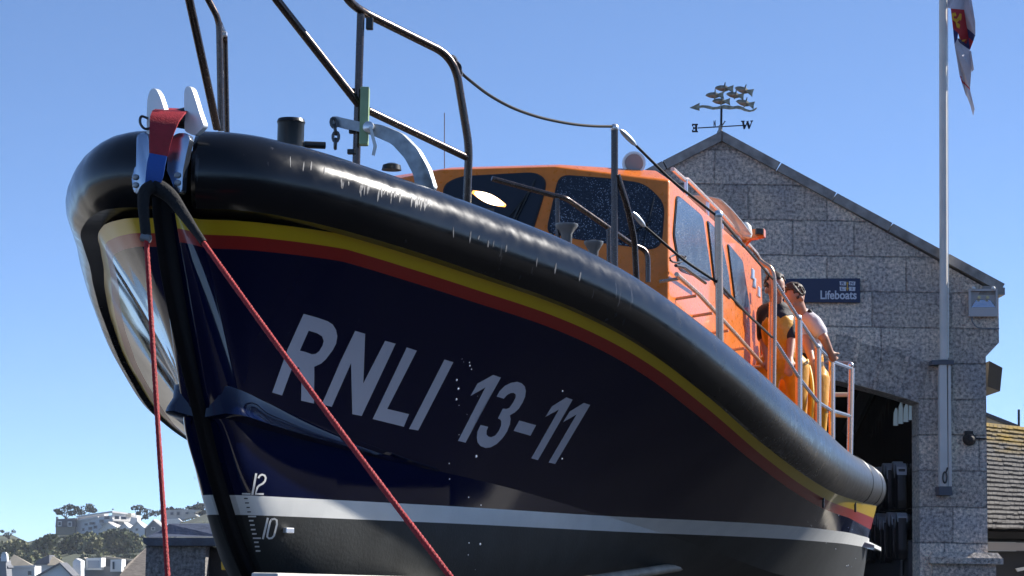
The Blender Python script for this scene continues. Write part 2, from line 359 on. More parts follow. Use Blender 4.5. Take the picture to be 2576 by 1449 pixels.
def decal(bm, outer, holes=(), step=9., mi=0):
    pts = []; edges = []
    for ring in [outer]+list(holes):
        st = len(pts)
        for i in range(len(ring)):
            a = Vector(ring[i]); b = Vector(ring[(i+1) % len(ring)]); k = max(1, int((b-a).length/step))
            pts += [a.lerp(b, j/k) for j in range(k)]
        edges += [(st+j, st+(j+1) % (len(pts)-st)) for j in range(len(pts)-st)]
    xs = [p[0] for p in outer]; ys = [p[1] for p in outer]
    x = min(xs)
    while x < max(xs):
        y = min(ys)
        while y < max(ys):
            if inpoly(x, y, outer) and not any(inpoly(x, y, h) for h in holes) and min((Vector((x, y))-p).length for p in pts) > step*.5: pts.append(Vector((x, y)))
            y += step
        x += step
    vv, _, ff, *_ = delaunay_2d_cdt(pts, edges, [], 0, 1e-4)
    P = [onhull(p.x, p.y) for p in vv]; bvs = [bm.verts.new(p) if p else None for p in P]
    for f in ff:
        cx = sum(vv[i].x for i in f)/3; cyy = sum(vv[i].y for i in f)/3
        if inpoly(cx, cyy, outer) and not any(inpoly(cx, cyy, h) for h in holes) and all(bvs[i] for i in f):
            try: bm.faces.new([bvs[i] for i in f]).material_index = mi
            except ValueError: pass
    for vtx in [b for b in bvs if b and not b.link_faces]: bm.verts.remove(vtx)
def strokepoly(pts, wd):
    pts = [Vector(p) for p in pts]; l = []; r = []
    for i, p in enumerate(pts):
        t = (pts[min(i+1, len(pts)-1)]-pts[max(i-1, 0)]).normalized(); n = Vector((-t.y, t.x))*wd/2
        l.append(tuple(p+n)); r.append(tuple(p-n))
    return l+r[::-1]
def zm(pts, k, u0, v0): return [(u0+x*k, v0+y*k) for x, y in pts]
TA = (.23152, 670.8, 764.8); TB = (.18514, 1127., 925.7); TC = (.19445, 563.5, 1167.2)
LET = [
 ([(400, 105), (560, 150), (660, 185), (715, 220), (752, 280), (765, 350), (752, 430), (715, 500), (640, 600), (590, 645), (515, 680), (515, 760), (512, 1080), (372, 1048), (376, 850), (352, 690), (285, 665), (165, 992), (58, 960), (225, 490)], [[(455, 288), (545, 315), (600, 350), (618, 400), (605, 450), (570, 510), (530, 540), (490, 545), (420, 520), (358, 505)]], TA),
 ([(960, 290), (1068, 322), (1048, 860), (1285, 398), (1400, 430), (1030, 1215), (928, 1195), (915, 640), (705, 1115), (598, 1088), (800, 620)], [], TA),
 ([(1520, 470), (1630, 505), (1308, 1138), (1545, 1195), (1488, 1332), (1150, 1248)], [], TA),
 ([(1930, 602), (2027, 630), (1645, 1372), (1545, 1355)], [], TA),
 ([(612, 92), (716, 128), (236, 1012), (133, 988), (505, 262), (303, 378), (398, 210)], [], TB),
 ([(658, 385), (700, 310), (770, 240), (850, 200), (935, 185), (1000, 205), (1042, 250), (1055, 310), (1045, 390), (1010, 470), (960, 550), (900, 605), (838, 640), (848, 690), (840, 760), (800, 860), (740, 950), (660, 1030), (580, 1075), (510, 1087), (440, 1060), (400, 1010), (388, 940), (398, 860), (440, 772), (543, 798), (522, 850), (520, 900), (545, 930), (585, 938), (640, 915), (690, 850), (718, 780), (722, 730), (710, 700), (675, 682), (742, 550), (790, 555), (830, 540), (880, 470), (915, 400), (918, 360), (890, 335), (850, 338), (800, 365), (755, 415)], [], TB),
 ([(965, 712), (1195, 775), (1118, 918), (888, 852)], [], TB),
 ([(1605, 397), (1692, 428), (1220, 1250), (1128, 1225), (1505, 562), (1320, 662), (1410, 520)], [], TB),
 ([(1845, 472), (1930, 500), (1453, 1302), (1363, 1282), (1745, 628), (1560, 735), (1650, 590)], [], TB)]
bm = bmesh.new()
for o_, h_, T_ in LET: decal(bm, zm(o_, *T_), [zm(h, *T_) for h in h_])
obj('bow_lettering', bm, letterw, boat, keep=True)
bm = bmesh.new()
for pts, wd in (([(414, 120), (364, 398)], 27), ([(440, 182), (462, 148), (490, 136), (522, 147), (537, 178), (528, 220), (500, 252), (450, 278), (428, 304), (406, 386), (512, 388)], 25),
                ([(565, 695), (500, 970)], 27), ([(608, 718), (650, 708), (680, 726), (682, 780), (645, 925), (618, 956), (580, 962), (556, 940), (563, 890), (592, 752), (610, 716)], 25),
                ([(232, 383), (340, 386)], 19), ([(310, 677), (413, 677)], 19), ([(322, 731), (380, 731)], 19), ([(337, 787), (395, 787)], 19), ([(347, 846), (406, 846)], 19), ([(362, 901), (420, 901)], 19), ([(373, 957), (475, 958)], 19), ([(388, 1010), (446, 1010)], 19), ([(398, 1066), (458, 1066)], 19), ([(410, 1122), (470, 1122)], 19)):
    p = strokepoly(pts, wd)
    decal(bm, zm(p, *TC), step=5)
for pts in ([(258, 443), (305, 445)], [(272, 502), (322, 502)], [(290, 560), (333, 560)], [(300, 618), (346, 618)]):
    decal(bm, zm(strokepoly(pts, 14), *TC), step=5, mi=1)
obj('draught_marks', bm, [white, black], boat, keep=True)
# stem bar, spray rails, deck, anode
bm = bmesh.new(); prof = []
zs = [3.13-.05*i for i in range(44)]
for k, z in enumerate(zs):
    s = stem_s(z); s2 = stem_s(z-.02); t = Vector((s2-s, 0, -.02)).normalized(); n = Vector((t.z, 0, -t.x))
    if n.x > 0: n = -n
    wv = .028
    ring = [(n*.055, -wv*.7), (n*.055, wv*.7), (n*.03, wv), (n*-.06, wv+.012), (n*-.06, -wv-.012), (n*.03, -wv)]
    prof.append([bm.verts.new(W(s+o.x, y, z+o.z)) for o, y in ring])
for A, Bq in zip(prof, prof[1:]):
    for k in range(6): bm.faces.new((A[k], A[(k+1) % 6], Bq[(k+1) % 6], Bq[k]))
bm.faces.new(prof[0]); bm.faces.new(prof[-1][::-1]); bev(bm, .004, 1)
obj('stem_bar', bm, mat('stem_black', (.004, .004, .005), .75, spec=.12, bump=.1, bscale=50), boat, 40)
for sgn in (1, -1):
    bm = bmesh.new(); rr = []
    for i in range(40):
        t = i/39; s = -.30+1.75*t; k = (1-t)**1.1; e = .0+.08*k; h = .0+.13*k
        y = cy(s); z = cz(s); fy = (ty(max(s, -.6))-y)
        rr.append([bm.verts.new(W(s-.02*k, sgn*p, q+(STBD_SHEAR*p if sgn < 0 else 0))) for p, q in ((y-.03, z+h*1.15), (y+.02+h*.16, z+h), (y+e*.55, z+h*.55), (y+e*.9, z+h*.2), (y+e, z+.004), (y-.03, z-.014))])
    for A, Bq in zip(rr, rr[1:]):
        for k in range(6): bm.faces.new((A[k], A[(k+1) % 6], Bq[(k+1) % 6], Bq[k]))
    bm.faces.new(rr[0]); bm.faces.new(rr[-1])
    obj('spray_rail', bm, navy, boat, 50)
bm = bmesh.new(); V = []
for i in range(0, 151, 3):
    s = SS[i]; h = tz(s)+tr(s)*.35; V.append([bm.verts.new(W(s, y, h+.05*(1-(y/2)**2)+STBD_SHEAR*max(0, -y))) for y in (ty(s), ty(s)*.5, 0, -ty(s)*.5, -ty(s))])
for A, Bq in zip(V, V[1:]):
    for k in range(4): bm.faces.new((A[k], A[k+1], Bq[k+1], Bq[k]))
obj('deck', bm, deckm, boat, True)
c = onhull(722, 1333, .01); bm = bmesh.new(); box(bm, c, .028, .012, .013, (BS*.9+BP*.36, BP*.93-BS*.37, Vector((0, 0, 1)))); bev(bm, .004); obj('hull_anode', bm, brightsteel, boat)
for sgn in (1, -1):    # side blades above the band near the transom
    bm = bmesh.new(); prism(bm, [W(9.4, sgn*1.78, 1.86), W(11.6, sgn*1.84, 1.80), W(11.6, sgn*1.98, 1.78), W(9.6, sgn*1.88, 1.84)], Vector((0, 0, .05))); obj('quarter_rail', bm, navy, boat)
    bm = bmesh.new(); prism(bm, [W(10.4, sgn*1.8, 1.90), W(12.5, sgn*1.84, 1.80), W(12.5, sgn*1.97, 1.785), W(10.5, sgn*1.88, 1.885)], Vector((0, 0, .035))); obj('trim_blade', bm, white, boat)
# fender clips on the quarter
for u, v in ((2068, 1258), (2148, 1272)):
    bm = bmesh.new(); c = onhull(u, v, .012)
    if c: box(bm, c, .008, .012, .045, (BP, BS, Vector((0, 0, 1)))); bev(bm, .005, 1); obj('fender_clip', bm, black, boat)

# ------------------------------------------------------------------ bow fittings
def stripe3(bm, pts, widths, axis, th):
    """strap along pts, width along axis, thickness th"""
    n = len(pts); L_ = []
    for i, p in enumerate(pts):
        p = Vector(p); t = (Vector(pts[min(i+1, n-1)])-Vector(pts[max(i-1, 0)])).normalized(); ax = (axis-t*axis.dot(t)).normalized(); nn = ax.cross(t); w_ = widths[i]/2
        L_.append([bm.verts.new(p+ax*a+nn*b) for a, b in ((-w_, -th), (w_, -th), (w_, th), (-w_, th))])
    for A, Bq in zip(L_, L_[1:]):
        for k in range(4): bm.faces.new((A[k], A[(k+1) % 4], Bq[(k+1) % 4], Bq[k]))
    bm.faces.new(L_[0]); bm.faces.new(L_[-1][::-1])
br = obj('bow_roller', (lambda b: (lathe(b, W(-.74, -.10, 3.50), [(.03, 0), (.05, .01), (.035, .09), (.05, .17), (.03, .18)], BP), b)[1])(bmesh.new()), black, boat, True)
for pts, s in (([(369, 290), (371, 245), (378, 226), (386, 221), (394, 226), (402, 240), (412, 270), (420, 300), (420, 340), (369, 340)], -.80), ([(464, 330), (463, 232), (467, 219), (474, 216), (482, 222), (490, 245), (502, 285), (514, 318), (500, 332), (488, 342)], -.78)):
    bm = bmesh.new(); prism(bm, [bs(u, v, s) for u, v in rounded(pts, 8)], (BP*.012+BS*.02)); pl = obj('roller_cheek', bm, mat('cheek_plate', (.78, .78, .76), .35, metal=.3), br)
    u, v = pts[5][0]-2, pts[5][1]+2
    bm = bmesh.new(); lathe(bm, bs(u-3, v+12, s-.002), [(.008, 0), (.008, .004)], BS*-1, 10); obj('cheek_hole', bm, black, pl) if False else bm.free()
# stainless guards either side of the stem head, with bolts
for pts, bolts in (([(344, 336), (372, 332), (376, 400), (372, 425), (384, 455), (366, 470), (350, 488), (336, 486), (330, 440), (342, 428)], ((341, 446), (341, 466))), ([(470, 334), (440, 335), (424, 360), (420, 430), (430, 452), (442, 488), (458, 486), (460, 430), (468, 390), (478, 345)], ((447, 441), (447, 460)))):
    bm = bmesh.new(); prism(bm, [bs(u, v, -.87) for u, v in rounded(pts, 10)], BS*.05); bev(bm, .006, 2); g = obj('stem_guard', bm, mat('brushed_guard', (.30, .35, .43), .24, metal=.95), boat, 40)
    for u, v in bolts:
        bm = bmesh.new(); lathe(bm, bs(u, v, -.872), [(.013, 0), (.013, .006), (.009, .009)], -BS, 12); obj('bolt', bm, galv, g, 40)
# bow rails (dark painted tube), from their depth along the boat
def rail(name, pts, r, m, parent, rad=.07): return tube(name, [bs(u, v, s) for u, v, s in pts], r, m, parent, 10, rad)
railm = mat('dark_rail', (.10, .075, .065), .25, metal=.85, rvar=.08, vscale=20)
a = rail('bow_rail', [(700, -330, .2), (872, -2, .55), (908, 28, .7), (1118, 132, 1.25), (1148, 175, 1.3), (1180, 370, 1.38), (1174, 520, 1.42)], .0215, railm, boat)
rail('upright', [(908, 28, .7), (896, 420, .72)], .02, railm, a, 0)
rail('brace', [(560, -220, .1), (695, -2, .3), (902, 262, .7)], .021, railm, a, 0)
rail('mid_rail', [(926, 278, .72), (1178, 398, 1.39)], .019, railm, a, 0)
for u, v, k in ((930, 60, .05), (892, 235, .04)):
    bm = bmesh.new(); box(bm, bs(u, v, .72), .018, .014, k*.6); bev(bm, .004, 1); obj('rail_clamp', bm, black, a)
for u, v in ((888, 330), (884, 532-150)):
    bm = bmesh.new(); box(bm, bs(u, v, .70), .02, .016, .012); bev(bm, .003, 1); obj('rail_clamp', bm, black, a)
bm = bmesh.new(); box(bm, bs(917, 293, .68), .022, .03, .145); bev(bm, .008, 2); obj('reflective_pad', bm, padm, a)
st = rail('bow_rail', [(300, -420, .0), (475, -6, .35), (546, 322, .93)], .022, railm, boat, 0)
rail('upright', [(420, -200, .6), (524, 0, .85), (551, 50, .9), (556, 330, .95)], .017, railm, st, .05)
rail('rear_leg', [(553, 60, 1.0), (566, 90, 1.5), (571, 335, 1.6)], .015, railm, st, .05)
bm = bmesh.new(); box(bm, bs(565, 86, 1.2), .014, .014, .012); bev(bm, .004, 1); obj('rail_clamp', bm, brightsteel, st)
bm = bmesh.new(); sweep(bm, [bs(u, v, 1.0) for u, v in ((552, 165), (558, 178), (560, 190), (555, 205), (551, 215))], .008, 6); obj('tied_cord', bm, chain_m, st, True)
# capstan, cleat, anchor and its chain
bm = bmesh.new(); c = bs(731, 350, -.02); c2 = bs(731, 308, -.02); h = (c2-c).length
lathe(bm, c-Vector((0, 0, .1)), [(.055, 0), (.062, .05), (.062, h+.09), (.066, h+.1), (.060, h+.115)], seg=28); obj('capstan', bm, black, boat, 40)
tube('capstan_arm', [bs(766, 364, 0), bs(818, 366, .05)], .017, black, boat, 12, 0)
an = obj('anchor', (lambda b: (prism(b, [bs(u, v, .66) for u, v in rounded([(826, 302), (838, 290), (860, 296), (905, 306), (960, 314), (1010, 335), (1050, 375), (1078, 425), (1094, 478), (1046, 478), (1040, 440), (1018, 398), (985, 362), (940, 342), (900, 330), (856, 322), (830, 312)], 10)], BS*.028+BP*.01), bev(b, .004, 1), b)[2])(bmesh.new()), galv, boat, 40)
bm = bmesh.new(); lathe(bm, bs(928, 320, .648), [(.028, 0), (.028, .012), (.016, .02)], -BS, 14); obj('shackle', bm, brightsteel, an, 40)
def chain(name, pts, r, m, parent):
    bm = bmesh.new(); pts = [Vector(p) for p in pts]
    ln = [0]
    for a_, b_ in zip(pts, pts[1:]): ln.append(ln[-1]+(b_-a_).length)
    pitch = r*4.2; n = int(ln[-1]/pitch)
    for i in range(n):
        L0 = (i+.5)*pitch; j = max(0, min(len(pts)-2, bisect_right(ln, L0)-1)); p = pts[j].lerp(pts[j+1], (L0-ln[j])/(ln[j+1]-ln[j])); t = (pts[j+1]-pts[j]).normalized()
        side = t.cross(Vector((0, 0, 1)) if abs(t.z) < .9 else Vector((1, 0, 0))).normalized(); side = side if i % 2 else t.cross(side)
        loop = [p+t*math.cos(q)*r*2.9+side*math.sin(q)*r*1.7 for q in [2*math.pi*k/10 for k in range(11)]]
        sweep(bm, loop, r, 5, False)
    return obj(name, bm, m, parent, True)
chain('anchor_chain', [bs(838, 300, .64), bs(845, 335, .64), bs(843, 385, .64)], .0085, chain_m, an)
bm = bmesh.new(); stripe3(bm, [bs(932, 318, .63), bs(938, 345, .63), bs(944, 368, .63), bs(939, 391, .63)], [.014, .016, .018, .016], Vector((1, 0, 0)), .002); obj('lashing', bm, white, an)
bm = bmesh.new(); lathe(bm, bs(985, 428, .9), [(.05, 0), (.045, .025), (.02, .035)]); obj('deck_hatch', bm, black, boat, 40)
# gunwale fairlead pad, vents and a glowing stand-in for a sun glint
bm = bmesh.new(); t_f = (W(1.7, ty(1.7), tz(1.7)+tr(1.7))-W(1.3, ty(1.3), tz(1.3)+tr(1.3))).normalized(); sd = t_f.cross(Vector((0, 0, 1))).normalized(); up_f = sd.cross(t_f)
bmesh.ops.create_uvsphere(bm, u_segments=24, v_segments=14, radius=1, matrix=Matrix.Translation(W(1.5, ty(1.5)-.07, tz(1.5)+tr(1.5)*.96)) @ Matrix((t_f, sd, up_f)).transposed().to_4x4() @ Matrix.Diagonal((.125, .07, .05, 1)))
obj('fairlead_pad', bm, rubber, boat, True)
fb = fender_bm(1); bmesh.ops.recalc_face_normals(fb, faces=fb.faces); FEND = BVHTree.FromBMesh(fb); fb.free(); rnd = random.Random(12)
bm = bmesh.new()
def scuff(u, v, du, dv, wd):
    P = []
    for k in range(6):
        t = k/5; ww = wd*(1-abs(2*t-1)**3)*.5+.2
        for sg in (-1, 1):
            p, n, i, d_ = FEND.ray_cast(CAM, ray(u+du*t+sg*ww, v+dv*t).normalized())
            if p is None: return
            P.append(bm.verts.new(p+n*.0012))
    for k in range(5): bm.faces.new((P[2*k], P[2*k+1], P[2*k+3], P[2*k+2]))
for u0, u1, v0, v1, n in ((846, 880, 446, 462, 5), (905, 958, 462, 478, 9), (960, 1012, 470, 486, 12), (1034, 1062, 492, 500, 7), (1066, 1090, 500, 508, 6), (700, 820, 385, 420, 4), (1120, 1500, 560, 700, 9)):
    for k in range(n):
        t = rnd.random(); scuff(u0+(u1-u0)*t, v0+(v1-v0)*t+rnd.uniform(-5, 5), rnd.uniform(-5, 1), rnd.uniform(10, 32), rnd.uniform(1.4, 3.6))
me = port_fender.data; bmesh.ops.translate(bm, verts=bm.verts, vec=-origin(boat))
for f_ in bm.faces: f_.material_index = 1; f_.smooth = True
tmp = bpy.data.meshes.new('t'); bm.to_mesh(tmp); bm.free(); b2 = bmesh.new(); b2.from_mesh(me); b2.from_mesh(tmp); b2.to_mesh(me); b2.free(); bpy.data.meshes.remove(tmp); me.materials.append(mat('dried_salt', (.13, .13, .135), .6, var=.5, vscale=60))
for u, v, k, s in ((1425, 560, 1, 3.2), (1493, 604, .85, 3.3)):
    bm = bmesh.new(); c = bs(u, v+40, s); h = (bs(u, v, s)-c).z
    lathe(bm, c-Vector((0, 0, .15)), [(.03*k, 0), (.034*k, h+.08), (.05*k, h+.105), (.068*k, h+.13), (.068*k, h+.142), (.03*k, h+.148)], seg=22); obj('vent_cowl', bm, mat('painted_vent', (.20, .20, .20), .4, metal=.4), boat, 40)
def glow(name, c, e):
    m = bpy.data.materials.new(name); m.use_nodes = True; q = m.node_tree.nodes['Principled BSDF']; q.inputs['Base Color'].default_value = (*c, 1); q.inputs['Emission Color'].default_value = (*c, 1); q.inputs['Emission Strength'].default_value = e; return m
p0, p1 = bs(1190, 483, 1.75), bs(1270, 517, 1.95)
bm = bmesh.new(); sweep(bm, [p0.lerp(p1, k/8) for k in range(9)], lambda t: .009+.017*math.sin(math.pi*min(1, max(0, t))), 12); dl = obj('sun_glint', bm, glow('glint_amber_glow', (1, .38, .07), 1.5), boat, True)  # sun flash on the foredeck imitated by a glowing body, no lamp there
bm = bmesh.new(); sweep(bm, [p0.lerp(p1, .06+.88*k/8)-cf*.012 for k in range(9)], lambda t: .006+.019*math.sin(math.pi*min(1, max(0, t)))**.7, 10); obj('glint_core', bm, glow('glint_core_glow', (1, .84, .56), 4), dl, True)
bm = bmesh.new(); box(bm, p0.lerp(p1, .5)+BS*.03-Vector((0, 0, .11)), .02, .02, .06); obj('glint_bracket', bm, black, dl)

# ------------------------------------------------------------------ wheelhouse
def WH(s, y, z): return W(s, y, z)
# plan at roof edge (z 4.2) and at deck (z 2.55): front three facets raked, aft face
TOP = [(5.02, .41, 4.285), (5.27, 1.14, 4.215), (9.95, 1.14, 4.26)]
BOT = [(4.62, .46, 2.55), (4.93, 1.20, 2.55), (10.05, 1.20, 2.5)]
ROOF = [(5.22, .38, 4.335), (5.50, 1.00, 4.325), (9.75, 1.0, 4.37)]
def both(l): return [W(*p) for p in l]+[W(p[0], -p[1], p[2]) for p in l[::-1]]
t_, b_, r_ = both(TOP), both(BOT), both(ROOF)
bm = bmesh.new()
T1, B1, R1 = [[bm.verts.new(p) for p in q] for q in (t_, b_, r_)]
for i in range(6):
    j = (i+1) % 6
    bm.faces.new((B1[i], B1[j], T1[j], T1[i])); bm.faces.new((T1[i], T1[j], R1[j], R1[i]))
bm.faces.new(R1); bm.faces.new(B1[::-1]); bmesh.ops.recalc_face_normals(bm, faces=bm.faces)
bev(bm, .018, 3)
wh = obj('wheelhouse', bm, orange, boat, 30)
FC = (t_[0], b_[0], t_[-1]); FP = (t_[0], t_[1], b_[1]); FS = (t_[1], t_[2], b_[1])
FSB = (t_[-1], t_[-2], b_[-1])
def pane(pts, pl, m, rad=12, proud=.006):
    n = (pl[1]-pl[0]).cross(pl[2]-pl[0]).normalized()
    if n.dot(CAM-pl[0]) < 0: n = -n
    poly = [atplane(u, v, *pl) for u, v in rounded(pts, rad)]
    c = sum(poly, Vector())/len(poly)
    bm = bmesh.new(); prism(bm, [p+n*.002+(p-c)*.035 for p in poly], n*proud)
    f = obj('window', bm, mat('window_gasket', (.008, .008, .01), .4), wh)
    bm = bmesh.new(); prism(bm, [p+n*(.003+proud) for p in poly], n*.004)
    for face in bm.faces: face.material_index = 0
    # pane merged into the same window mesh keeps the depth at three levels
    bmesh.ops.recalc_face_normals(bm, faces=bm.faces)
    me = f.data; b2 = bmesh.new(); b2.from_mesh(me)
    tmp = bpy.data.meshes.new('t'); bmesh.ops.translate(bm, verts=bm.verts, vec=-origin(boat)); 
    for face in bm.faces: face.material_index = 1
    bm.to_mesh(tmp); b2.from_mesh(tmp); b2.to_mesh(me); b2.free(); bm.free(); bpy.data.meshes.remove(tmp); me.materials.append(m)
    return f
pane([(1118, 468), (1160, 446), (1345, 436), (1372, 455), (1366, 490), (1335, 590), (1130, 590)], FC, mat('dark_glass', (.012, .016, .024), .07, rvar=.03, vscale=3), 22)
pane([(1410, 443), (1530, 452), (1618, 464), (1668, 512), (1661, 615), (1630, 628), (1462, 606), (1378, 588)], FP, glass_front, 26)
pane([(1701, 492), (1764, 545), (1788, 705), (1708, 678), (1693, 590)], FS, glass_side, 12)
pane([(1778, 556), (1808, 588), (1829, 690), (1836, 752), (1796, 712)], FS, glass_side, 8)
pane([(1829, 614), (1865, 657), (1886, 792), (1848, 762)], FS, glass_side, 8)
def onfc(u, v, pl, off=.03):
    n = (pl[1]-pl[0]).cross(pl[2]-pl[0]).normalized(); n = n if n.dot(CAM-pl[0]) > 0 else -n
    return atplane(u, v, *pl)+n*off
def wiper(pts, arm, pl):
    bm = bmesh.new(); sweep(bm, [onfc(u, v, pl, .025) for u, v in pts], .006, 6); sweep(bm, [onfc(u, v, pl, .04) for u, v in arm], .008, 6)
    obj('wiper', bm, black, wh, True)
wiper([(1348, 455), (1297, 560)], [(1322, 505), (1265, 575)], FC)
wiper([(1644, 500), (1617, 620)], [(1634, 560), (1560, 610)], FP)
wiper([(1330, 486), (1285, 560)], [(1310, 520), (1290, 566)], FC)
# grab rails, search light, lamp, aerials, upper screen, camera arm
def whtube(name, pts, r, m, rad=.05): return tube(name, pts, r, m, wh, 8, rad)
whtube('roof_rail', [by(1692, 425, 1.05), by(1722, 452, 1.05), by(1728, 450, 1.05), by(1816, 538, 1.08), by(1905, 640, 1.08), by(1940, 706, 1.1)], .016, steel, .03)
for u, v in ((1726, 452), (1780, 505), (1816, 540), (1862, 592)):
    p = by(u, v, 1.06); bm = bmesh.new(); sweep(bm, [p, p+Vector((0, 0, -.12))], .013, 8); obj('rail_foot', bm, brightsteel, wh, True)
bm = bmesh.new(); c = bs(1594, 411, 5.45); lathe(bm, c-cf*.04, [(.035, .16), (.075, .13), (.079, .06), (.077, .01), (.066, 0), (.06, .012)], cf, 24); sl = obj('search_light', bm, mat('lamp_grey', (.22, .20, .19), .45), wh, 40)
bm = bmesh.new(); lathe(bm, c-cf*.046, [(.062, 0), (.058, .004)], cf, 24); obj('light_glass', bm, mat('lamp_glass', (.30, .29, .28), .2), wh, 40)
bm = bmesh.new(); lathe(bm, c-cf*.048, [(.079, .006), (.081, 0), (.066, 0), (.064, .006)], cf, 24); obj('light_rim', bm, brightsteel, wh, 40)
bm = bmesh.new(); p = bs(1597, 442, 5.45); sweep(bm, [p+Vector((0, 0, .10)), p-Vector((0, 0, .06))], .016, 8); box(bm, p+Vector((0, 0, -.02)), .05, .03, .014); obj('light_foot', bm, brightsteel, wh)
whtube('aerial', [bs(1118, 440, 6), bs(1118, 284, 6)], .0035, greym, 0)
# clear wind screen of the upper steering position
gm = bpy.data.materials.new('clear_screen'); gm.use_nodes = True; q = gm.node_tree.nodes['Principled BSDF']; q.inputs['Base Color'].default_value = (.75, .78, .8, 1); q.inputs['Roughness'].default_value = .12; q.inputs['Alpha'].default_value = .6
bm = bmesh.new(); prev = None
curve = [(1778, 487, 8.0), (1792, 490, 8.15), (1808, 500, 8.35), (1824, 517, 8.55), (1840, 540, 8.75), (1852, 562, 8.9), (1861, 588, 9.0)]
for k in range(9):
    q = k/8; sq = math.sqrt(max(0, 1-(2*q-1)**2)); row = []
    base = [bs(1783+78*i/6, 505+85*i/6, 8.0+i/6) for i in range(7)]
    for i, c_ in enumerate(curve): P = bs(*c_); row.append(bm.verts.new(base[i].lerp(P, .25+.75*sq)-BP*(.9*q-.1)))
    if prev: [bm.faces.new((prev[i], prev[i+1], row[i+1], row[i])) for i in range(6)]
    prev = row
o = obj('wind_screen', bm, gm, wh, 'all'); md = o.modifiers.new('thick', 'SOLIDIFY'); md.thickness = .008
bm = bmesh.new(); prism(bm, [bs(u, v, 9.3) for u, v in ((1862, 590), (1872, 577), (1898, 576), (1922, 574), (1922, 594), (1905, 597), (1885, 598), (1872, 612), (1866, 640), (1856, 640))], BS*.12); bev(bm, .008, 2); obj('camera_arm', bm, orange, wh)
bm = bmesh.new(); box(bm, bs(1910, 583, 9.25), .032, .03, .026); bev(bm, .005, 1); sl = obj('camera', bm, black, wh)
for du in (-6, 5):
    pass
bm = bmesh.new(); lathe(bm, bs(1875, 598, 9.15), [(.05, 0), (.06, .03), (.05, .10), (.02, .13)], seg=16); obj('beacon', bm, white, wh, 40)
# aft orange superstructure with door and mast foot
bm = bmesh.new(); prism(bm, [W(10.03, 1.15, 2.5), W(10.9, 1.02, 2.5), W(10.9, .95, 3.35), W(10.02, 1.1, 3.9)], BP*-2.1); bev(bm, .02, 2); obj('aft_casing', bm, orange, wh)
bm = bmesh.new(); prism(bm, [W(9.72, 1.19, 2.62), W(9.98, 1.19, 2.62), W(9.98, 1.165, 3.75), W(9.72, 1.165, 3.85)], BP*.02); obj('locker_door', bm, mat('orange_door', (.72, .13, .01), .4), wh)
whtube('side_handrail', [by(1702, 690, 1.32), by(1760, 742, 1.3), by(1850, 840, 1.3), by(1925, 925, 1.3)], .016, steel, .03)
for k in range(6):
    u = 1712+k*40; v = 700+k*44; bm = bmesh.new(); p = by(u, v, 1.31); sweep(bm, [p, p-BP*.14+Vector((0, 0, -.02))], .012, 6); obj('rail_bracket', bm, steel, wh, True)
for u, v in ((1893, 690), (1897, 712), (1908, 735), (1915, 790)):
    bm = bmesh.new(); box(bm, by(u, v, 1.215), .05, .012, .045, (BS, BP, Vector((0, 0, 1)))); bev(bm, .006, 1); obj('deck_fitting', bm, brightsteel, wh)
bm = bmesh.new(); sweep(bm, [by(1705+20*math.cos(q), 655-12*math.sin(q)-8*q/6, 1.26) for q in [k*.5 for k in range(14)]], .007, 6); sweep(bm, [by(1700, 668, 1.26), by(1720, 672, 1.25), by(1745, 690, 1.25), by(1775, 712, 1.25)], .012, 6); obj('coiled_hose', bm, black, wh, True)

# ------------------------------------------------------------------ guard rails and wires
a = rail('foredeck_rail', [(1237, 449, 3.0), (1401, 494, 3.2), (1423, 498, 3.22), (1529, 572, 3.6), (1587, 613, 3.9), (1622, 628, 4.0), (1630, 645, 4.0), (1630, 710, 4.0)], .016, railm, boat, .05)
for u, v, v2, s in ((1402, 499, 600, 3.2), (1531, 574, 660, 3.6)): rail('rail_leg', [(u, v, s), (u+1, v2, s)], .014, railm, a, 0)
def stan(u0, v0, u1, v1, s, r=.020, m=railm, cap=True):
    p, q = bs(u0, v0, s), bs(u1, v1, s); q = q+(q-p).normalized()*.18
    o = tube('stanchion', [p, q], r, m, boat, 10, 0)
    bm = bmesh.new(); bmesh.ops.create_uvsphere(bm, u_segments=10, v_segments=6, radius=r*1.25, matrix=Matrix.Translation(p)); obj('eye_fitting', bm, brightsteel, o, True)
    return p
P1 = stan(1546, 322, 1546, 640, 3.0, .021)
rail('stanchion_brace', [(1553, 440, 3.0), (1577, 515, 3.05), (1596, 602, 3.15), (1602, 720, 3.2)], .019, railm, boat, .05)
steelrail = mat('rail_steel', (.62, .40, .28), .3, metal=.75, rvar=.06, vscale=20)  # orange in the base colour imitates the wheelhouse mirrored in the steel
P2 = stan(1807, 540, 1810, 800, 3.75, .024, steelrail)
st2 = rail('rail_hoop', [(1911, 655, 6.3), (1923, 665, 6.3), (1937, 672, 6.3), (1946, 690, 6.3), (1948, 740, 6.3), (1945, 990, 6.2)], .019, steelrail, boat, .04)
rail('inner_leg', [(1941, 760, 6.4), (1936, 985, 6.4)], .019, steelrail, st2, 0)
ST = [((2008, 800), (2008, 1010), 7.55), ((2056, 872), (2056, 1075), 8.8), ((2091, 905), (2091, 1115), 10.2), ((2140, 918), (2136, 1130), 11.75)]
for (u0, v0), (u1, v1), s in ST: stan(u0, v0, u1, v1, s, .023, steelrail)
for (u0, v0), (u1, v1), s in ST[:]:
    p = bs(u0+7, v0+8, s+.06); q = bs(u1+7, v1, s+.06); q = q+(q-p).normalized()*.18
    tube('stanchion_rod', [p, q], .009, brightsteel, boat, 8, 0)
P3, P4 = bs(2140, 918, 11.75), bs(2137, 1045, 11.75)
tube('stern_rail', [bs(2080, 912, 12.1), bs(2142, 914, 11.8)], .02, steelrail, boat, 8, 0)
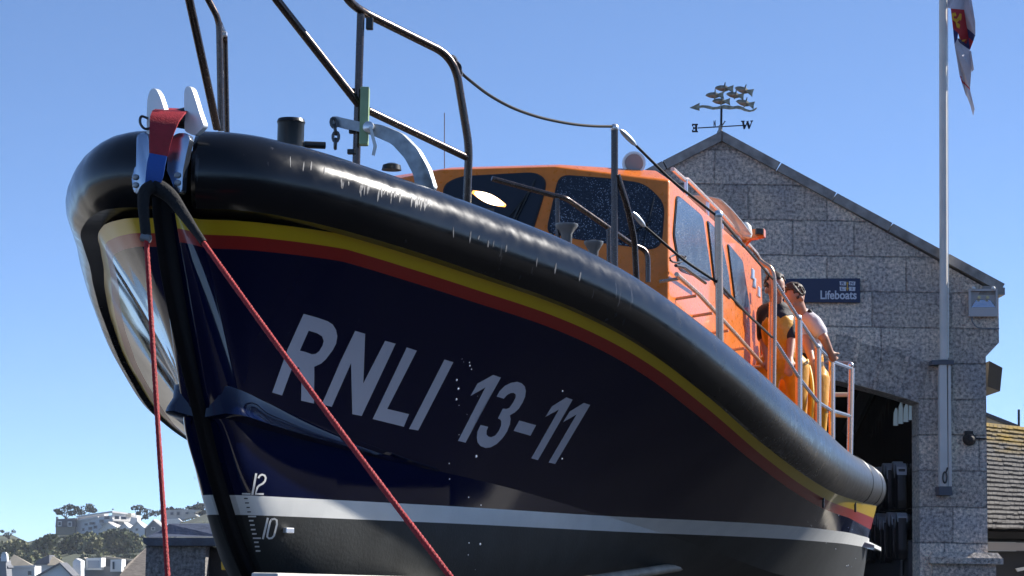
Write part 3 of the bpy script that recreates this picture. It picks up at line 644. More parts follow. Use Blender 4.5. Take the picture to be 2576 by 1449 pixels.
tube('stern_bar', [bs(2022, 993, 12.0), bs(2138, 993, 12.0)], .022, mat('cream_bar', (.62, .55, .40), .5), boat, 8, 0)
tube('stern_bar', [bs(2060, 1042, 12.0), bs(2138, 1047, 12.0)], .018, mat('yellow_bar', (.62, .42, .12), .5), boat, 8, 0)
def wire(pts, r=.0085, m=None, name='guard_wire'):
    out = []
    for i, (u, v, s) in enumerate(pts): out.append(bs(u, v, s))
    return tube(name, out, r, m or mat('guard_cord', (.008, .008, .009), .8), boat, 6, .1)
tube('guard_line', [bs(u, v, s) for u, v, s in ((1142, 150, 1.32), (1158, 182, 1.4), (1185, 205, 1.5), (1230, 240, 1.75), (1290, 273, 2.0), (1360, 297, 2.3), (1440, 313, 2.6), (1500, 318, 2.85), (1544, 318, 3.0))], .0085, mat('guard_cord', (.008, .008, .009), .8), boat, 6, .3)
chain('chain_shackle', [bs(1138, 145, 1.31), bs(1150, 165, 1.35), bs(1160, 190, 1.4)], .009, chain_m, boat)
wire([(1600, 366, 3.15), (1690, 455, 3.45), (1806, 545, 3.75)])
wire([(1622, 570, 3.2), (1720, 655, 3.5), (1809, 713, 3.75)])
wire([(1810, 548, 3.75), (1880, 628, 5), (1944, 702, 6.3)]); wire([(1810, 715, 3.75), (1880, 790, 5), (1944, 850, 6.3)])
for l in ([(1944, 702, 6.3), (2008, 800, 7.55), (2056, 872, 8.8), (2091, 908, 10.2), (2140, 926, 11.75)], [(1944, 850, 6.3), (2008, 948, 7.55), (2056, 1010, 8.8), (2091, 1032, 10.2), (2138, 1046, 11.75)]):
    chain('guard_chain', [bs(*q) for q in l], .0065, mat('bright_chain', (.55, .52, .5), .3, metal=.9), boat)
for u0, v0, u1, v1, s0, s1 in ((1560, 326, 1600, 366, 3.03, 3.15), (1592, 534, 1622, 570, 3.1, 3.2)):
    p, q = bs(u0, v0, s0), bs(u1, v1, s1); bm = bmesh.new(); sweep(bm, [p.lerp(q, k/6) for k in range(7)], lambda t: .006+.011*math.sin(math.pi*min(1, max(0, t)))**.4, 10); obj('turnbuckle', bm, brightsteel, boat, True)
"""people follow"""

# ------------------------------------------------------------------ launching carriage, strap and ropes
car = thing('launch_carriage', W(5, 0, 0), 'dark steel launching carriage under the navy lifeboat hull with pale bilge pads', 'boat carriage')
cm = mat('carriage_steel', (.06, .062, .065), .55, metal=.4, var=.3, vscale=6, bump=.1)
FR = (BS, BP, Vector((0, 0, 1)))
bm = bmesh.new(); box(bm, W(6.8, 0, .83), 5.6, .16, .11, FR); bev(bm, .015, 1); obj('keel_beam', bm, cm, car)
for sgn in (1, -1):
    bm = bmesh.new(); box(bm, W(6.6, sgn*1.25, .62), 5.4, .10, .13, FR); bev(bm, .015, 1); obj('side_beam', bm, cm, car)
for s in (1.6, 4.2, 7, 9.8, 11.8):
    bm = bmesh.new(); box(bm, W(s, 0, .62), .09, 1.25, .08, FR); bev(bm, .01, 1); obj('cross_beam', bm, cm, car)
concp = mat('pale_pad', (.62, .60, .54), .8, var=.2, vscale=12)
for sgn in (1, -1):
    for s, yy in ((6.4, 1.0), (9.4, 1.15)):
        bm = bmesh.new(); z0 = .75; q = sgn*yy
        d = W(s, q, 0); hit = HULL.ray_cast(Vector((d.x, d.y, .7)), Vector((0, 0, 1)))[0]; zt = (hit.z if hit else 1.2)-.04
        prism(bm, [W(s-.07, sgn*1.3, .74), W(s-.07, sgn*1.16, .74), W(s-.07, q-.08*sgn, zt-.1), W(s-.07, q+.08*sgn, zt-.04)], BS*.14); arm = obj('cradle_arm', bm, cm, car)
# pale bolster carried on the fore arms, its top edge just under the black bow bottom
bm = bmesh.new(); A = by(700, 1441, .60); Z = by(1290, 1457, .62)
prism(bm, [A, Z, Z-Vector((0, 0, .16)), A-Vector((0, 0, .16))], BP*-.12); bev(bm, .012, 2); pdl = obj('bolster', bm, concp, car)
bm = bmesh.new(); prism(bm, [A-Vector((0, 0, .165))+BS*.2, Z-Vector((0, 0, .165))-BS*.4, W(2.6, .62, .72), W(.9, .62, .72)], BP*-.1); obj('bolster_leg', bm, cm, car)
for sgn in (1, -1):
    for s in (3.2, 5.6, 8, 10.4):
        wbm = bmesh.new(); lathe(wbm, W(s, sgn*1.42, .48), [(.2, 0), (.46, .01), (.48, .06), (.48, .22), (.46, .27), (.2, .28)], BP*sgn, 28); tyre = obj('wheel', wbm, rubber, car, 40)
        wbm = bmesh.new(); lathe(wbm, W(s, sgn*1.42, .48), [(.19, .02), (.19, .26), (.08, .30)], BP*sgn, 20); obj('rim', wbm, cm, tyre, 40)
# aft cross structure and pods seen under the stern
bm = bmesh.new()
prism(bm, [W(8.2, 1.62, 1.35), W(12.15, 1.72, 1.36), W(12.15, 1.72, 1.10), W(8.6, 1.62, 1.02)], BP*-.08); obj('stern_cheek', bm, mat('grey_cheek', (.22, .23, .24), .6, var=.2), car)
tube('strut', [by(1420, 1470, 1.05), by(1800, 1412, 1.35)], .03, mat('tan_strut', (.30, .25, .19), .6, var=.3), car, 10, 0)
bm = bmesh.new(); lathe(bm, W(11.9, 1.62, 1.14), [(.12, -.16), (.17, -.14), (.18, .12), (.15, .16)], BS, 20); obj('jet_pod', bm, mat('blue_pod', (.03, .12, .36), .3), car, 40)

strap = thing('recovery_strap', bs(400, 400, -.9), 'red and blue webbing strap over the bow roller with black sleeves at both ends', 'strap')
bm = bmesh.new(); stripe3(bm, [bs(u, v, s) for u, v, s in ((440, 275, -.70), (424, 283, -.86), (414, 300, -.92), (407, 330, -.94), (402, 360, -.94), (399, 392, -.94))], [.14, .14, .125, .105, .09, .078], Vector((1, .1, 0)), .005); obj('red_webbing', bm, web_red, strap, 40)
bm = bmesh.new(); stripe3(bm, [bs(u, v, s) for u, v, s in ((398, 390, -.945), (393, 412, -.955), (389, 440, -.96), (385, 460, -.955), (384, 472, -.94))], [.075, .076, .074, .066, .045], Vector((1, .1, 0)), .006); obj('blue_webbing', bm, web_blue, strap, 40)
def sleeve(pts, r):
    bm = bmesh.new(); sweep(bm, fillet([bs(*q) for q in pts], .05), r, 12); obj('black_sleeve', bm, sleeve_m, strap, True)
sleeve([(386, 468, -.95), (362, 480, -.97), (360, 520, -.99), (368, 600, -1.02)], lambda t: .030-.008*t)
sleeve([(388, 466, -.93), (428, 490, -.92), (456, 530, -.93), (484, 570, -1.0), (513, 612, -1.06)], lambda t: .036-.020*t)
bm = bmesh.new(); sweep(bm, fillet([bs(*q) for q in ((372, 298, -.84), (354, 290, -.84), (351, 310, -.84), (364, 326, -.84), (380, 322, -.82))], .03), .006, 6); obj('loop_cord', bm, chain_m, strap, True)
bm = bmesh.new(); sweep(bm, [bs(356, 597, -1.03), bs(378, 601, -1.03)], .017, 10); obj('sleeve_end', bm, greym, strap, True)
def rope(name, p, q, r, label):
    bm = bmesh.new(); n = 420; ax = (q-p).normalized(); a = ax.cross(Vector((0, 0, 1))).normalized(); b = ax.cross(a); L_ = (q-p).length
    for st_ in range(3):    # three twisted strands
        pts = []
        for i in range(n+1):
            t = i/n; ph = t*L_/(r*5)*2*math.pi+st_*2.0944; sag = Vector((0, 0, -.05*4*t*(1-t)))
            pts.append(p.lerp(q, t)+sag*.7+(a*math.cos(ph)+b*math.sin(ph))*r*.25)
        sweep(bm, pts, r*.74, 6)
    o = obj(name, bm, rope_red, None, 'all', loc=p); return tag(o, label, 'rope', 'red bow ropes')
p = bs(368, 600, -1.03); q = aty(424, 1449, 8.9); q = p+(q-p)*1.75
rope('bow_rope', p, q, .0115, 'red bow rope hanging nearly straight down from the bow on the starboard side')
p = bs(512, 610, -1.06); q = aty(1152, 1449, 7.6); q = p+(q-p)*1.7
rope('bow_rope', p, q, .012, 'red bow rope running diagonally across the white lettering on the hull')

# ------------------------------------------------------------------ people
dg = lambda: bpy.context.evaluated_depsgraph_get()
def remesh(bm, vox):
    me = bpy.data.meshes.new('t'); bm.to_mesh(me); bm.free(); o = link(bpy.data.objects.new('t', me))
    r = o.modifiers.new('r', 'REMESH'); r.mode = 'VOXEL'; r.voxel_size = vox; s = o.modifiers.new('s', 'SMOOTH'); s.iterations = 6
    out = bpy.data.meshes.new_from_object(o.evaluated_get(dg())); bpy.data.objects.remove(o); b = bmesh.new(); b.from_mesh(out); return b
def chainmesh(chains, sub=1):
    """tapered limbs along chains of (point, radius): closed pieces that the voxel remesh welds into one skin"""
    bm = bmesh.new()
    for ch in chains:
        prev = None
        for p, r in ch:
            r = r[0] if isinstance(r, tuple) else r; p = Vector(p)
            bmesh.ops.create_icosphere(bm, subdivisions=2, radius=r, matrix=Matrix.Translation(p))
            if prev:
                q, rq = prev; d = p-q; L_ = d.length
                if L_ > 1e-4:
                    dn = d/L_; n = max(2, int(L_/(.25*min(r, rq)+.004)))
                    a = dn.cross(Vector((0, 0, 1)) if abs(dn.z) < .9 else Vector((1, 0, 0))).normalized(); b = dn.cross(a); rings = []
                    for i in range(n+1):
                        t = i/n; rr = rq+(r-rq)*t; rings.append([bm.verts.new(q+d*t+(a*math.cos(k*math.pi/8)+b*math.sin(k*math.pi/8))*rr) for k in range(16)])
                    for A, Bq in zip(rings, rings[1:]):
                        for k in range(16): bm.faces.new((A[k], A[(k+1) % 16], Bq[(k+1) % 16], Bq[k]))
                    bm.faces.new(rings[0][::-1]); bm.faces.new(rings[-1])
            prev = (p, r)
    bmesh.ops.recalc_face_normals(bm, faces=bm.faces)
    me = bpy.data.meshes.new('t'); bm.to_mesh(me); bm.free(); return me
def head_bm(bm, c, face, up, rad=.098):
    face = face.normalized(); side = face.cross(up).normalized(); up = side.cross(face)
    def at(f, s, u): return c+face*f+side*s+up*u
    mt = Matrix((face, side, up)).transposed().to_4x4(); mt.translation = c
    def ell(f, s, u, a, b, d):
        bmesh.ops.create_uvsphere(bm, u_segments=18, v_segments=12, radius=1, matrix=Matrix.Translation(at(f, s, u)) @ mt.to_3x3().to_4x4() @ Matrix.Diagonal((a, b, d, 1)))
    ell(0, 0, .02, .098, .078, .10); ell(.025, 0, -.055, .070, .060, .066); ell(.06, 0, -.095, .035, .036, .028)
    ell(.105, 0, -.025, .020, .013, .026); ell(.088, 0, .012, .016, .05, .012)
    for sg in (1, -1): ell(-.005, sg*.08, -.02, .018, .012, .032); ell(.075, sg*.035, -.03, .02, .024, .02)
    ell(.088, 0, -.068, .012, .028, .008); ell(.086, 0, -.082, .012, .025, .008)
    return at
def person(name, loc, label, J, face, clothes, hairc, skin=(.50, .26, .17)):
    root = thing(name, loc, label, 'person', 'crew on deck')
    sk = mat('skin_tone', skin, .5)
    up = (J['head']-J['neck']).normalized()
    chains = [[(J['pelvis'], .125), (J['belly'], .115), (J['chest'], .12), (J['neck0'], .07), (J['neck'], .052), (J['head'], .06)], [(J['shL'], .065), (J['neck0'], .075), (J['shR'], .065)], [(J['shL'].lerp(J['chest'], .3), .08), (J['chest'], .11), (J['shR'].lerp(J['chest'], .3), .08)]]
    for S_ in ('L', 'R'):
        chains.append([(J['neck0'], .075), (J['sh'+S_], .062), (J['el'+S_], .043), (J['wr'+S_], .03)])
        chains.append([(J['pelvis'], .13), (J['hip'+S_], .095), (J['kn'+S_], .062), (J['an'+S_], .042), (J['toe'+S_], .035)])
    bm = bmesh.new(); me = chainmesh(chains, 2); bm.from_mesh(me)
    at = head_bm(bm, J['head'], face, up)
    for S_ in ('L', 'R'):       # hands: a palm and five bent fingers
        w_ = J['wr'+S_]; d = (w_-J['el'+S_]).normalized(); side = J['palm'+S_].normalized(); side = (side-d*side.dot(d)).normalized(); nn = d.cross(side)
        palm = w_+d*.055; hc = [[(w_, .028), (palm, (.036, .018)), (w_+d*.09, (.038, .016))]]
        for k, ln in enumerate((.062, .074, .07, .056)):
            b0 = w_+d*.092+side*(.030-.02*k); hc.append([(b0, .009), (b0+d*ln*.45-nn*.006, .0085), (b0+d*ln*.8-nn*.026, .008), (b0+d*ln*.9-nn*.05, .007)])
        tb = w_+d*.035+side*.028; hc.append([(tb, .011), (tb+d*.03+side*.026-nn*.012, .010), (tb+d*.058+side*.03-nn*.03, .008)])
        for c_ in hc: bm.from_mesh(chainmesh([c_], 1))
    body = remesh(bm, .0085); obj('body', body, sk, root, 'all')
    for nme, chs, m, vox in clothes:
        bm = bmesh.new(); bm.from_mesh(chainmesh(chs, 2)); obj(nme, remesh(bm, .012), m, root, 'all')
    # hair cap: clumps over the skull, clear of the face
    bm = bmesh.new(); side = face.normalized().cross(up).normalized(); rnd = random.Random(3)
    for k in range(320):
        th = rnd.uniform(0, 2*math.pi); ph = rnd.uniform(0, 1.9); dv = Vector((math.cos(th)*math.sin(ph), math.sin(th)*math.sin(ph), math.cos(ph)))
        if dv.x > .35 and dv.z < .62: continue
        if dv.z < -.25 and dv.x > -.3: continue
        p = at(dv.x*.098-.004, dv.y*.083, .025+dv.z*.104); bmesh.ops.create_icosphere(bm, subdivisions=1, radius=rnd.uniform(.010, .016), matrix=Matrix.Translation(p))
    obj('hair', remesh(bm, .007), hairc, root, 'all')
    for sg in (1, -1):
        bm = bmesh.new(); bmesh.ops.create_uvsphere(bm, u_segments=10, v_segments=6, radius=.007, matrix=Matrix.Translation(at(.094, sg*.033, -.008))); obj('eye', bm, mat('eye_dark', (.03, .02, .015), .2), root, 'all')
    return root
ylw = mat('yellow_oilskin', (.80, .36, .008), .38, var=.2, vscale=9, bump=.35, bscale=16, coat=.2)
tee = mat('white_tshirt', (.60, .57, .60), .8, bump=.5, bscale=14)
vest = mat('dark_vest', (.018, .016, .022), .7, bump=.3, bscale=30)
brown_h = mat('brown_hair', (.055, .035, .022), .6); dark_h = mat('dark_hair', (.03, .022, .018), .6)
X, Y, Z = Vector((1, 0, 0)), Vector((0, 1, 0)), Vector((0, 0, 1))
DK = 2.60
# crew member in a white T-shirt, leaning forward over the rail, one arm down to it
sB = 9.6
hd = bs(2000, 748, sB)
J = dict(head=hd, neck=bs(2016, 786, sB+.05), neck0=bs(2026, 800, sB+.1), chest=bs(2030, 838, sB+.18), belly=bs(2026, 890, sB+.3), pelvis=bs(2022, 935, sB+.42))
J.update(shR=bs(2047, 812, sB+.0), elR=bs(2072, 850, sB-.05), wrR=bs(2088, 884, sB+.1), palmR=X, shL=bs(2010, 812, sB+.2), elL=bs(2032, 868, sB-.1), wrL=bs(2041, 902, sB-.2), palmL=X)
pv = J['pelvis']; foot = DK+.06
for S_, dx in (('L', -.11), ('R', .10)):
    J['hip'+S_] = pv+X*dx-Z*.06; k_ = pv+X*dx*1.1; J['kn'+S_] = Vector((k_.x, k_.y-.05, foot+(pv.z-foot)*.52)); J['an'+S_] = Vector((k_.x, k_.y+.02, foot+.04)); J['toe'+S_] = Vector((k_.x-.04, k_.y-.17, foot-.01))
def trousers(J, r=1.25): return [[(J['belly'], .138*r*.9), (J['pelvis'], .15*r)]+[] ] + [[(J['pelvis'], .15*r), (J['hip'+q], .105*r), (J['kn'+q], .078*r), (J['an'+q], .068*r)] for q in 'LR']
shirt = [[(J['pelvis'], .14), (J['belly'], .138), (J['chest'], .142), (J['neck0'], .088)], [(J['shL'].lerp(J['chest'], .3), .098), (J['chest'], .13), (J['shR'].lerp(J['chest'], .3), .098)], [(J['shL'], .072), (J['neck0'], .082), (J['shR'], .072)]]+[[(J['sh'+q], .072), (J['sh'+q].lerp(J['el'+q], .62), .068)] for q in 'LR']
vst = [[(J['belly'].lerp(J['pelvis'], .5), .152), (J['belly'].lerp(J['chest'], .25), .148)]]
person('person', Vector((pv.x, pv.y, DK)), 'person in a white T-shirt and yellow oilskin trousers leaning over the deck rail', J, -X*.75-Y*.35-Z*.55, [('oilskin_trousers', trousers(J), ylw, .012), ('tshirt', shirt, tee, .012), ('lowered_jacket', vst, vest, .012), ('brace_strap', [[(J['belly']+Vector((.06, -.13, 0)), .022), (J['chest']+Vector((.05, -.125, .02)), .022), (J['neck0'].lerp(J['shR'], .45)+Vector((0, -.03, .075)), .024), (J['chest']+Vector((.06, .12, .06)), .022)]], vest, .008)], brown_h)
# crew member in yellow bib and dark vest, standing behind
sA = 9.0
hd = bs(1950, 724, sA)
J = dict(head=hd, neck=bs(1953, 766, sA+.02), neck0=bs(1954, 780, sA+.04), chest=bs(1959, 812, sA+.06), belly=bs(1965, 858, sA+.08), pelvis=bs(1969, 905, sA+.1))
J.update(shL=bs(1927, 788, sA+.1), elL=bs(1921, 850, sA+.1), wrL=bs(1931, 905, sA-.05), palmL=-X, shR=bs(1979, 790, sA+.1), elR=bs(1991, 850, sA-.02), wrR=bs(1987, 900, sA-.15), palmR=X)
pv = J['pelvis']
for S_, dx in (('L', -.12), ('R', .11)):
    J['hip'+S_] = pv+X*dx-Z*.06; k_ = pv+X*dx*1.1; J['kn'+S_] = Vector((k_.x, k_.y-.03, foot+(pv.z-foot)*.52)); J['an'+S_] = Vector((k_.x, k_.y+.02, foot+.04)); J['toe'+S_] = Vector((k_.x-.03, k_.y-.17, foot-.01))
bib = trousers(J, 1.1)+[[(J['belly'], .158), (J['chest'].lerp(J['belly'], .2), .158)]]+[[(J['chest'].lerp(J['belly'], .2)-Vector((0, .09, 0)), .06), (J['sh'+q].lerp(J['neck0'], .4)+Vector((0, 0, .03)), .055)] for q in 'LR']
vs_ = [[(J['belly'], .14), (J['chest'], .145), (J['neck0'], .09)], [(J['shL'], .085), (J['neck0'], .09), (J['shR'], .085)], [(J['shL'].lerp(J['chest'], .3), .1), (J['chest'], .13), (J['shR'].lerp(J['chest'], .3), .1)]]+[[(J['sh'+q], .085), (J['sh'+q].lerp(J['el'+q], .95), .062)] for q in 'LR']
person('person', Vector((pv.x, pv.y, DK)), 'person in a dark top and yellow bib oilskins half hidden behind the rail hoop', J, -Y+X*.35-Z*.3, [('bib_oilskins', bib, ylw, .012), ('dark_top', vs_, vest, .012)], dark_h)
o = tube('yellow_hose', [bs(2030, 905, 9.3), bs(2042, 945, 9.2), bs(2046, 1000, 9.1), bs(2040, 1060, 9.1), bs(2040, 1110, 9.1)], .014, ylrope, None, 8, .1, loc=bs(2040, 1110, 9.1))
tag(o, 'yellow rope hanging from the hands of the person in the white T-shirt', 'rope')

# ------------------------------------------------------------------ boathouse
DW = 30.0
def fz(u, v, D=DW): return aty(u, v, D)
st = thing('boathouse', (0, DW, 0), 'grey granite boathouse with a steep gable and a wide arched doorway behind the lifeboat', 'boathouse')
pk = fz(1815, 352); xr = fz(2512, 740).x; xl = 2*pk.x-xr; z_kn = fz(2512, 742).z; z_k2 = fz(2512, 862).z; x2 = fz(2480, 895).x; z_k3 = fz(2480, 897).z; xl2 = 2*pk.x-x2
jx = fz(2312, 1020).x; jl = 2*pk.x-jx; za = fz(2312, 1014).z
zrow = fz(2300, 822).z
gr = granite('granite_wall', 0, -(zrow % .4715)-DW*0)
arch = lambda x: za+ (fz(2079, 953).z-za)*(1-((x-pk.x)/(jx-pk.x))**2)/(1-((fz(2079, 953).x-pk.x)/(jx-pk.x))**2)
outer = [(x2, -.2), (x2, z_k3), (xr, z_k2), (xr, z_kn), (pk.x, pk.z), (xl, z_kn), (xl, z_k2), (xl2, z_k3), (xl2, -.2)]
inner = [(jl, -.2), (jl, za)]+[(jl+(jx-jl)*k/20, arch(jl+(jx-jl)*k/20)) for k in range(1, 20)]+[(jx, za), (jx, -.2)]
bm = bmesh.new(); prism(bm, [(x, DW, z) for x, z in outer+inner], Vector((0, .55, 0)))
wall = obj('gable_wall', bm, gr, st)
# rock face relief: a fine grid pushed by noise is left to the bump; voussoirs stand a little proud
bm = bmesh.new(); N_ = 17; rise = arch(pk.x)-za; half = jx-pk.x; Rr = (half*half+rise*rise)/(2*rise); cz0 = arch(pk.x)-Rr; a0 = math.asin(half/Rr)
for k in range(N_):
    q0, q1 = -a0+2*a0*k/N_+.003, -a0+2*a0*(k+1)/N_-.003
    zt = lambda q, h: (pk.x+math.sin(q)*(Rr+h), DW-.012, cz0+math.cos(q)*(Rr+h))
    h = .56+.05*(k % 2); prism(bm, [zt(q0, .004), zt(q1, .004), zt(q1, h), zt(q0, h)], Vector((0, .06, 0)))
obj('arch_stones', bm, granite('granite_arch', .3, .2, 9, 9, (.64, .57, .49)), st)
cop = mat('coping_stone', (.30, .285, .26), .85, var=.35, vscale=6, bump=.4, bscale=25)
bm = bmesh.new(); dirn = (Vector((xr+.03, 0, z_kn+.07))-Vector((pk.x, 0, pk.z+.02))); ln = dirn.length; dirn.normalize(); nrm = Vector((-dirn.z, 0, dirn.x))*(1 if dirn.x > 0 else -1)
for sg in (1, -1):
    n = 5
    for k in range(n):
        a_, b_ = ln*k/n+.008, ln*(k+1)/n-.008
        def q(t, h): v = Vector((pk.x, DW-.07, pk.z+.0))+dirn*t+nrm*h; return Vector((2*pk.x-v.x, v.y, v.z)) if sg < 0 else v
        prism(bm, [q(a_ if k else 0, -.02), q(b_, -.02), q(b_, .10), q(a_ if k else (-.057), .10)], Vector((0, .62, 0)))
    e = fz(2525, 725); x_ = e.x if sg > 0 else 2*pk.x-e.x; w_ = .35*sg
    prism(bm, [(x_-w_, DW-.072, z_kn-.005), (x_, DW-.072, z_kn-.005), (x_, DW-.072, e.z), (x_-w_*.8, DW-.072, e.z+.02)], Vector((0, .63, 0)))
obj('gable_coping', bm, cop, st)
slate = mat('roof_slate', (.055, .058, .065), .7, var=.3, vscale=4, bump=.3)
bm = bmesh.new()
for sg in (1, -1):
    f = lambda dx, dz, y: Vector((pk.x+sg*dx, y, pk.z+dz))
    hx = xr-pk.x; dz = z_kn-pk.z
    prism(bm, [f(0, -.12, DW+.56), f(hx+.05, dz-.17, DW+.56), f(hx+.05, dz-.17, DW+15), f(0, -.12, DW+15)], Vector((0, 0, .1)))
obj('roof', bm, slate, st)
bm = bmesh.new()
for sg in (1, -1):
    x_ = x2-.2 if sg > 0 else xl2+.2
    prism(bm, [(x_-.18, DW+.56, -.2), (x_+.18, DW+.56, -.2), (x_+.18, DW+.56, z_k3+.2), (x_-.18, DW+.56, z_k3+.2)], Vector((0, 14.2, 0)))
obj('side_wall', bm, gr, st)
# eaves box seen past the wall's edge
bm = bmesh.new(); prism(bm, [fz(2489, 908, 30.7), fz(2522, 925, 30.7), fz(2516, 984, 30.7), fz(2484, 972, 30.7)], Vector((0, 8, 0))); obj('eaves_gutter', bm, mat('dark_eaves', (.05, .048, .042), .7), st)
# pier plinth on the right of the doorway
pc = granite('granite_plinth', .1, .3, 3, .6, (.64, .57, .49)); zp = fz(2400, 1393).z; zq = fz(2400, 1418).z
bm = bmesh.new(); xa, xb = fz(2335, 1400).x, fz(2506, 1400).x
prism(bm, [(xa, DW-.16, zp-.05), (xb+.06, DW-.16, zp-.05), (xb+.06, DW-.16, zq), (xa, DW-.16, zq)], Vector((0, .7, 0))); prism(bm, [(xa+.05, DW-.10, zp+.02), (xb, DW-.10, zp+.02), (xb+.05, DW-.158, zp-.052), (xa, DW-.158, zp-.052)], Vector((0, .6, 0)))
prism(bm, [(xa+.05, DW-.08, -.2), (xb-.02, DW-.08, -.2), (xb-.02, DW-.08, zq-.003), (xa+.05, DW-.08, zq-.003)], Vector((0, .5, 0))); obj('plinth', bm, pc, st)
# dark hall inside: linings, back wall with three rows of low windows, glossy folded doors along the right side
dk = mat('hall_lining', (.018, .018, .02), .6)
Xr = jx+.05; Xl = jl-.05; YB = DW+12
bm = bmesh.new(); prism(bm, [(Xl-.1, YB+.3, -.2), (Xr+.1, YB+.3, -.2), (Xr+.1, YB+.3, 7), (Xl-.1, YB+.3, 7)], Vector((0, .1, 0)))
bmesh.ops.delete(bm, geom=bm.faces[:], context='FACES') if False else None
bm.free(); bm = bmesh.new(); zwin = []; zz = -.2
for a_, b_ in zwin+[(5.2, 5.2)]:
    prism(bm, [(Xl-.1, YB, zz), (Xr+.1, YB, zz), (Xr+.1, YB, a_), (Xl-.1, YB, a_)], Vector((0, .1, 0))); zz = b_
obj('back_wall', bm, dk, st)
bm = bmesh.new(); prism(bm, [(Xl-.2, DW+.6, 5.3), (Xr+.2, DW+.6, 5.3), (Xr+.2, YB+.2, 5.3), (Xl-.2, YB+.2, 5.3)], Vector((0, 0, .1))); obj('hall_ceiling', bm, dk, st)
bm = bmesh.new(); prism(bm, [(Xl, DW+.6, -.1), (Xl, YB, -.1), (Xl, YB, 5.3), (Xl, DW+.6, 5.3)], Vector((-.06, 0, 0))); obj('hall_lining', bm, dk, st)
bm = bmesh.new(); prism(bm, [(Xr, DW+.56, 2.02), (Xr, YB, 2.02), (Xr, YB, 5.3), (Xr, DW+.56, 5.3)], Vector((.06, 0, 0)))
gd = bpy.data.materials.new('glossy_black_panel'); gd.use_nodes = True; nt = gd.node_tree; b = nt.nodes['Principled BSDF']; b.inputs['Base Color'].default_value = (.004, .004, .005, 1); b.inputs['Roughness'].default_value = .07
tc = nt.nodes.new('ShaderNodeTexCoord'); mp = nt.nodes.new('ShaderNodeMapping'); mp.inputs['Scale'].default_value = (1, 1.7, .6); nn = nt.nodes.new('ShaderNodeTexNoise'); nn.inputs['Scale'].default_value = 2.2; nn.inputs['Detail'].default_value = 1; bp = nt.nodes.new('ShaderNodeBump'); bp.inputs['Strength'].default_value = .16; bp.inputs['Distance'].default_value = .05
for x, y in ((tc.outputs['Object'], mp.inputs[0]), (mp.outputs[0], nn.inputs[0]), (nn.outputs[0], bp.inputs['Height']), (bp.outputs[0], b.inputs['Normal'])): nt.links.new(x, y)
obj('folded_door', bm, gd, st)
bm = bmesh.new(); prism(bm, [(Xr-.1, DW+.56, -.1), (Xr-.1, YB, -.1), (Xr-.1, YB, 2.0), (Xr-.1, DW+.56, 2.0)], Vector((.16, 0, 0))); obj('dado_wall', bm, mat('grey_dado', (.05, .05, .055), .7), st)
tube('brace_beam', [(Xr-.02, DW+3.2, 5.25), (Xr-.02, DW+1.2, 4.45), (Xr-.02, DW+.9, 3.6)], .0, dk, st) if False else None
bm = bmesh.new(); A, Bq = Vector((Xr-.14, DW+5.6, 3.75)), Vector((Xr-.14, DW+1.1, 4.9)); sweep(bm, [A, Bq], .12, 4); obj('brace_beam', bm, mat('beam_grey', (.05, .052, .056), .6), st)
tube('pipe', [(Xr-.16, DW+1.4, 2.35), (Xr-.16, DW+.75, 2.35), (Xr-.16, DW+.75, 1.2)], .03, black, st, 8, .08)
glow_pane = glow('daylight_glow', (.42, .58, .72), .09)  # faint glow stands in for daylight through the panes
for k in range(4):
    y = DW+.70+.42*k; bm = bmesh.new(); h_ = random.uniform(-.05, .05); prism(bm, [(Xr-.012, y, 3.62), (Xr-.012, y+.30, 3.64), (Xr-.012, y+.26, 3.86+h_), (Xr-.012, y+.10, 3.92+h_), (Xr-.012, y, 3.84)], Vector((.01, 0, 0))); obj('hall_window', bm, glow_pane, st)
# two rows of crew kit hanging along the right-hand wall of the hall
kit_m = mat('kit_black', (.008, .008, .010), .45, bump=.4, bscale=14); tape = mat('silver_tape', (.34, .35, .37), .4)
rnd = random.Random(9)
for row, zt in enumerate((3.06, 2.36)):
    for k in range(18):
        y = DW+.75+.34*k+rnd.uniform(-.05, .05); x = Xr-.22+rnd.uniform(-.04, .03); z = zt+rnd.uniform(-.04, .04)
        t = thing('hanging_jacket', (x, y, z), ('black jacket with silver shoulder tape hanging in the upper row inside the doorway', 'black jacket with silver shoulder tape hanging in the lower row inside the doorway')[row], 'jacket', ('upper row of hanging kit', 'lower row of hanging kit')[row])
        bm = bmesh.new(); prism(bm, [(x, y-.05, z), (x, y+.05, z), (x, y+.12, z-.07), (x, y+.14, z-.5), (x, y+.10, z-.62), (x, y-.10, z-.62), (x, y-.14, z-.5), (x, y-.12, z-.07)], Vector((.12, 0, 0))); bev(bm, .02, 2); obj('jacket_body', bm, kit_m, t, 40)
        for sg in (1, -1):
            q = rnd.uniform(.02, .11)
            bm = bmesh.new(); prism(bm, [(x-.006, y+sg*.04, z+.004), (x-.006, y+sg*.115, z-.05), (x-.006, y+sg*(.10+rnd.uniform(0, .03)), z-.09-q), (x-.006, y+sg*.05, z-.06-q*.5)], Vector((.132, 0, 0))); obj('shoulder_tape', bm, tape, t)

